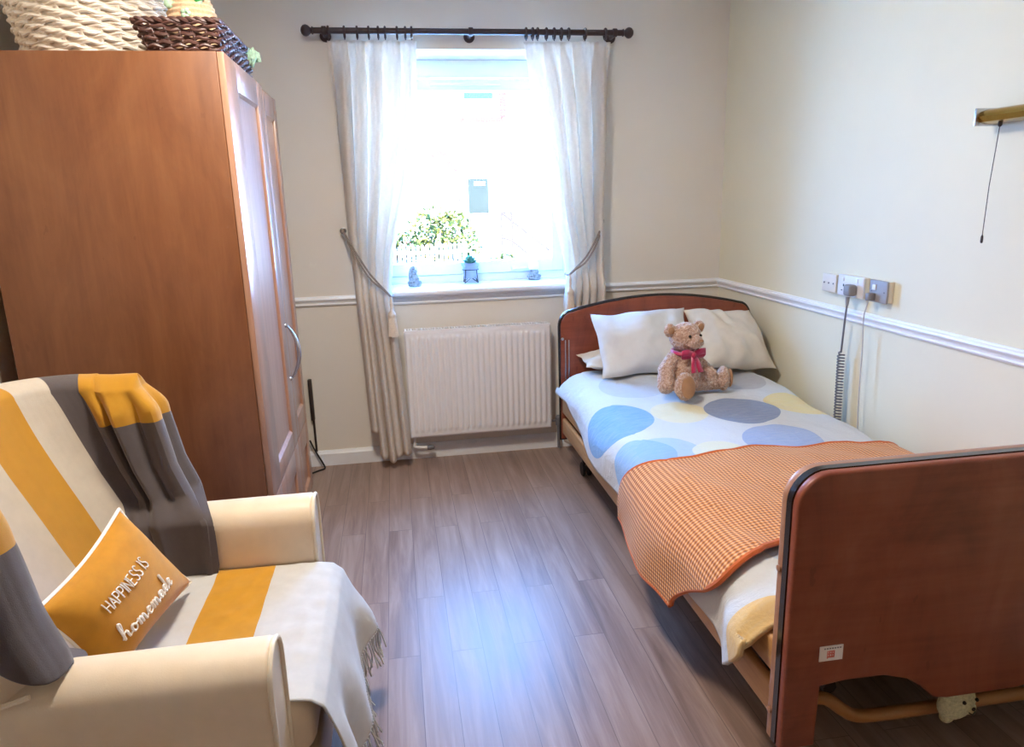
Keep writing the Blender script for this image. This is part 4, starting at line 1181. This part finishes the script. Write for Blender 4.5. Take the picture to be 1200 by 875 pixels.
def ribbon(pts, w, up=(0, 0, 1)):
    P = catmull([bw(*p) for p in pts], 8); prev = None; U = RB @ Vector(up)
    for i, p in enumerate(P):
        t = i/(len(P)-1); ww = w*(.35+.65*math.sin(PI*min(1, .25+t*.75))) if False else w
        a, c = b.verts.new(p+U*ww), b.verts.new(p-U*ww)
        if prev: b.faces.new((prev[0], a, c, prev[1]))
        prev = (a, c)
for s in (-1, 1):
    ribbon([(.006, -.062, .180), (.006+s*.030, -.074, .194), (.006+s*.060, -.070, .192), (.006+s*.050, -.062, .178), (.006, -.066, .178)], .014)
    ribbon([(.006, -.066, .178), (.008+s*.010, -.082, .150), (.010+s*.018, -.094, .108)], .013, (1, 0, 0))
ball(b, bw(.006, -.068, .180), (.011, .009, .011), 10, 8, RB)
o = part('ribbon_bow', b, 'bow', bear, 'keep'); solidify(o, .0016, 0)

# small cream toy by the under-bed tube
tcx, tcy, tcz = -.530, -2.553, .128
toy = thing('knitted_toy', (tcx, tcy, tcz), 'small cream knitted toy peeking out under the footboard', 'soft toy')
b = BM(); ball(b, (tcx, tcy, tcz+.052), (.052, .024, .046), 18, 12, Matrix.Rotation(-.35, 3, 'Y')); ball(b, (tcx+.040, tcy, tcz+.100), .015, 10, 8); ball(b, (tcx-.040, tcy, tcz+.092), .015, 10, 8)
ball(b, (tcx-.024, tcy, tcz+.014), (.017, .016, .015), 10, 8)
ball(b, (tcx+.018, tcy-.020, tcz+.048), (.020, .012, .017), 10, 8); o = part('body', b, 'toy', toy)
rm = o.modifiers.new('blend', 'REMESH'); rm.mode = 'VOXEL'; rm.voxel_size = .003; rm.use_smooth_shade = True
b = BM()
for (x, z) in ((.000, .068), (.034, .072)): ball(b, (tcx+x, tcy-.024, tcz+z), .0048, 8, 6)
ball(b, (tcx+.020, tcy-.033, tcz+.054), (.006, .003, .005), 8, 6)
tube(b, [(tcx+.010, tcy-.031, tcz+.044), (tcx+.018, tcy-.034, tcz+.039), (tcx+.028, tcy-.031, tcz+.045)], .0017, 5)
part('stitched_face', b, 'eye', toy)
b = BM(); tube(b, catmull([(tcx-.008, tcy, tcz+.095), (tcx-.012, tcy, tcz+.125), (tcx+.004, tcy, tcz+.140), (tcx+.014, tcy, tcz+.120), (tcx+.008, tcy, tcz+.095)], 6), .004, 6)
part('hanging_loop', b, 'tube', toy)

# ------------------------------------------------------------------ right wall: sockets, plugs, lamp
def plate(y0, y1, z0, z1, d, m, name, label):
    t = thing(name, (-.0, (y0+y1)/2, z0), label, 'socket')
    b = BM(); box(b, -d*.72, -.0005, y0+.002, y1-.002, z0+.002, z1-.002, .003); part('back_box', b, 'plate', t)
    b = BM(); box(b, -d, -d*.72, y0, y1, z0, z1, .004, 3); part('face_plate', b, m, t); return t
s1 = plate(-1.162, -1.063, 1.0, 1.077, .028, 'plate', 'blank_socket_plate', 'cream blank socket plate, first of three on the right wall')
for y in (-1.145, -1.112, -1.080): part('screw', lathe(BM(), [(.0035, 0), (.0035, -.002)], 8, (-.028, y, 1.038), 'x'), 'greycord', s1)
s2 = plate(-1.345, -1.178, .998, 1.083, .030, 'platew', 'double_socket', 'white double socket holding a grey plug, middle of the three plates')
for y in (-1.215, -1.305): part('rocker_switch', o_box(-.034, -.029, y-.006, y+.006, 1.058, 1.074, bev=.0015), 'white', s2)
b = BM()
for y in (-1.218,):
    box(b, -.0312, -.0298, y-.003, y+.003, 1.036, 1.046); box(b, -.0312, -.0298, y-.014, y-.007, 1.018, 1.022); box(b, -.0312, -.0298, y+.007, y+.014, 1.018, 1.022)
part('pin_slots', b, 'blackm', s2, False)
s3 = plate(-1.487, -1.383, .998, 1.083, .032, 'plateg', 'fused_switch', 'grey fused switch plate nearest the bed foot, third on the wall')
b = BM(); box(b, -.037, -.031, -1.425, -1.405, 1.045, 1.066, .002); part('rocker_switch', b, 'white', s3)
for y in (-1.398, -1.472): part('screw', lathe(BM(), [(.003, 0), (.003, -.0015)], 8, (-.032, y, 1.04), 'x'), 'greycord', s3)
pl = thing('plug_with_coiled_cord', (-.05, -1.285, 1.0), 'grey plug and coiled grey cord hanging behind the bed', 'cord')
b = BM(); box(b, -.066, -.0305, -1.312, -1.266, 1.006, 1.052, .010, 3); lathe(b, [(.008, 0), (.007, -.02), (.005, -.035)], 10, (-.055, -1.288, 1.002), 'z'); part('plug', b, 'greyplug', pl)
b = BM(); tube(b, catmull([(-.055, -1.288, .975), (-.05, -1.275, .90), (-.045, -1.262, .79), (-.045, -1.26, .77)], 8), .004, 7)
pts = []
for k in range(26*12+1):
    t = k/(26*12); a = 2*PI*26*t
    pts.append((-.045+.0125*math.cos(a)*sstep(0, .03, t), -1.262-.012*t+.0125*math.sin(a), .77-.325*t))
tube(b, pts, .0036, 6); part('coiled_cord', b, 'greycord', pl)
wc = thing('thin_cable', (-.045, -1.40, .99), 'thin pale cable dropping from the third wall plate behind the bed', 'cable')
b = BM(); box(b, -.062, -.0325, -1.425, -1.402, 1.004, 1.034, .005, 2); part('flex_outlet', b, 'greyplug', wc)
b = BM(); tube(b, catmull([(-.05, -1.412, 1.006), (-.05, -1.40, .97), (-.045, -1.385, .93), (-.04, -1.387, .8), (-.04, -1.393, .6), (-.036, -1.40, .45)], 8), .0025, 6); part('flex', b, 'whitecord', wc)

wl = thing('wall_lamp', (-.04, -2.1, 1.60), 'brass wall lamp with a pull cord high on the right wall', 'wall lamp')
b = BM(); prism(b, [(-.012, 1.640), (-.045, 1.643), (-.068, 1.634), (-.076, 1.62), (-.070, 1.606), (-.05, 1.602), (-.012, 1.602)], 'y', -2.36, -1.868)
bmesh.ops.rotate(b, cent=(0, 0, 0), matrix=Matrix.Identity(3), verts=b.verts); 
b.free()
b = BM()
sec = [(-.010, 1.641), (-.045, 1.644), (-.068, 1.637), (-.077, 1.622), (-.070, 1.607), (-.05, 1.602), (-.010, 1.602)]
r0 = [b.verts.new((p[0], -2.36, p[1])) for p in sec]; r1 = [b.verts.new((p[0], -1.872, p[1])) for p in sec]
for i in range(len(sec)): b.faces.new((r0[i], r0[(i+1) % len(sec)], r1[(i+1) % len(sec)], r1[i]))
b.faces.new(r0); b.faces.new(r1[::-1]); part('shade', b, 'brass', wl, True, 50)
for y in (-1.868, -2.364): 
    b = BM(); box(b, -.082, -.004, y-.004, y+.004, 1.597, 1.648, .002); part('end_cap', b, 'chrome', wl)
b = BM(); box(b, -.011, -.0005, -2.34, -1.89, 1.607, 1.637, .002); part('wall_bracket', b, 'brass', wl)
b = BM(); lathe(b, [(.006, 0), (.006, -.008), (.003, -.012)], 10, (-.045, -1.925, 1.602), 'z'); tube(b, [(-.045, -1.925, 1.595), (-.046, -1.915, 1.42), (-.045, -1.912, 1.275)], .0012, 5)
lathe(b, [(.001, 0), (.0035, -.006), (.004, -.02), (.003, -.026)], 10, (-.045, -1.912, 1.276), 'z'); part('pull_cord', b, 'steel', wl)

# unseen opal lamp added overhead as warm fill for the room
cl = thing('fill_lamp', (-1.95, -2.05, H-.10), 'round opal lamp added overhead out of view for fill light', 'fill lamp')
b = BM(); lathe(b, [(.004, -.105), (.10, -.1), (.15, -.07), (.17, -.03)], 32, (-1.95, -2.05, H), 'z'); 
part('opal_shade', b, 'lampglass', cl)
b = BM(); lathe(b, [(.175, -.03), (.18, -.02), (.18, -.001)], 32, (-1.95, -2.05, H), 'z'); part('ring', b, 'chrome', cl)

# ------------------------------------------------------------------ light
def area(name, loc, size, power, color, rot, sy=None):
    l = bpy.data.lights.new(name, 'AREA'); l.energy = power; l.color = color
    l.shape = 'RECTANGLE' if sy else 'DISK'; l.size = size
    if sy: l.size_y = sy
    o = bpy.data.objects.new(name, l); C.objects.link(o); o.location = loc; o.rotation_euler = rot; return o
area('fill_light', (-1.95, -2.05, H-.13), .34, 12, (1, .90, .77), (0, 0, 0))  # added warm fill just below the lamp mesh
p = area('window_portal', ((WX0+WX1)/2, .40, (WZ0+WZ1)/2), WX1-WX0, 1, (1, 1, 1), (PI/2, 0, PI), WZ1-WZ0)
p.data.cycles.is_portal = True
p.rotation_euler = (-PI/2, 0, 0)
s = bpy.data.lights.new('sun', 'SUN'); s.energy = 17.0; s.angle = math.radians(.6); s.color = (1, .93, .83)
so = bpy.data.objects.new('sun', s); C.objects.link(so); so.rotation_euler = (math.radians(42), 0, math.radians(-12))
W = bpy.data.worlds.new('sky'); scene.world = W; W.use_nodes = True
bg = W.node_tree.nodes['Background']; bg.inputs[0].default_value = (.13, .40, 1.0, 1); bg.inputs[1].default_value = 12.0

# ------------------------------------------------------------------ camera
cam = bpy.data.cameras.new('camera'); co = bpy.data.objects.new('camera', cam); C.objects.link(co)
cam.sensor_width = 36; cam.sensor_fit = 'HORIZONTAL'; cam.lens = 837.16/1200*36; cam.clip_start = .02; cam.clip_end = 200
yaw, pit, rol = -.1562, -.2418, -.0275
F = Vector((-math.sin(yaw)*math.cos(pit), math.cos(yaw)*math.cos(pit), math.sin(pit)))
r_ = Vector((math.cos(yaw), math.sin(yaw), 0)); u_ = r_.cross(F)
Rr = r_*math.cos(rol)+u_*math.sin(rol); Uu = -r_*math.sin(rol)+u_*math.cos(rol)
m = Matrix((Rr, Uu, -F)).transposed().to_4x4(); m.translation = Vector((-1.834, -3.8869, 1.4261)); co.matrix_world = m
scene.camera = co

cy_ = scene.cycles
cy_.max_bounces = 10; cy_.diffuse_bounces = 6; cy_.glossy_bounces = 4; cy_.transmission_bounces = 6; cy_.transparent_max_bounces = 12
cy_.use_denoising = True; cy_.sample_clamp_indirect = 8; cy_.caustics_reflective = False; cy_.caustics_refractive = False
vs = scene.view_settings
scene.display_settings.display_device = 'sRGB'
vs.view_transform = 'Standard'; vs.look = 'None'; vs.gamma = 1; vs.use_curve_mapping = False; vs.exposure = 2.0
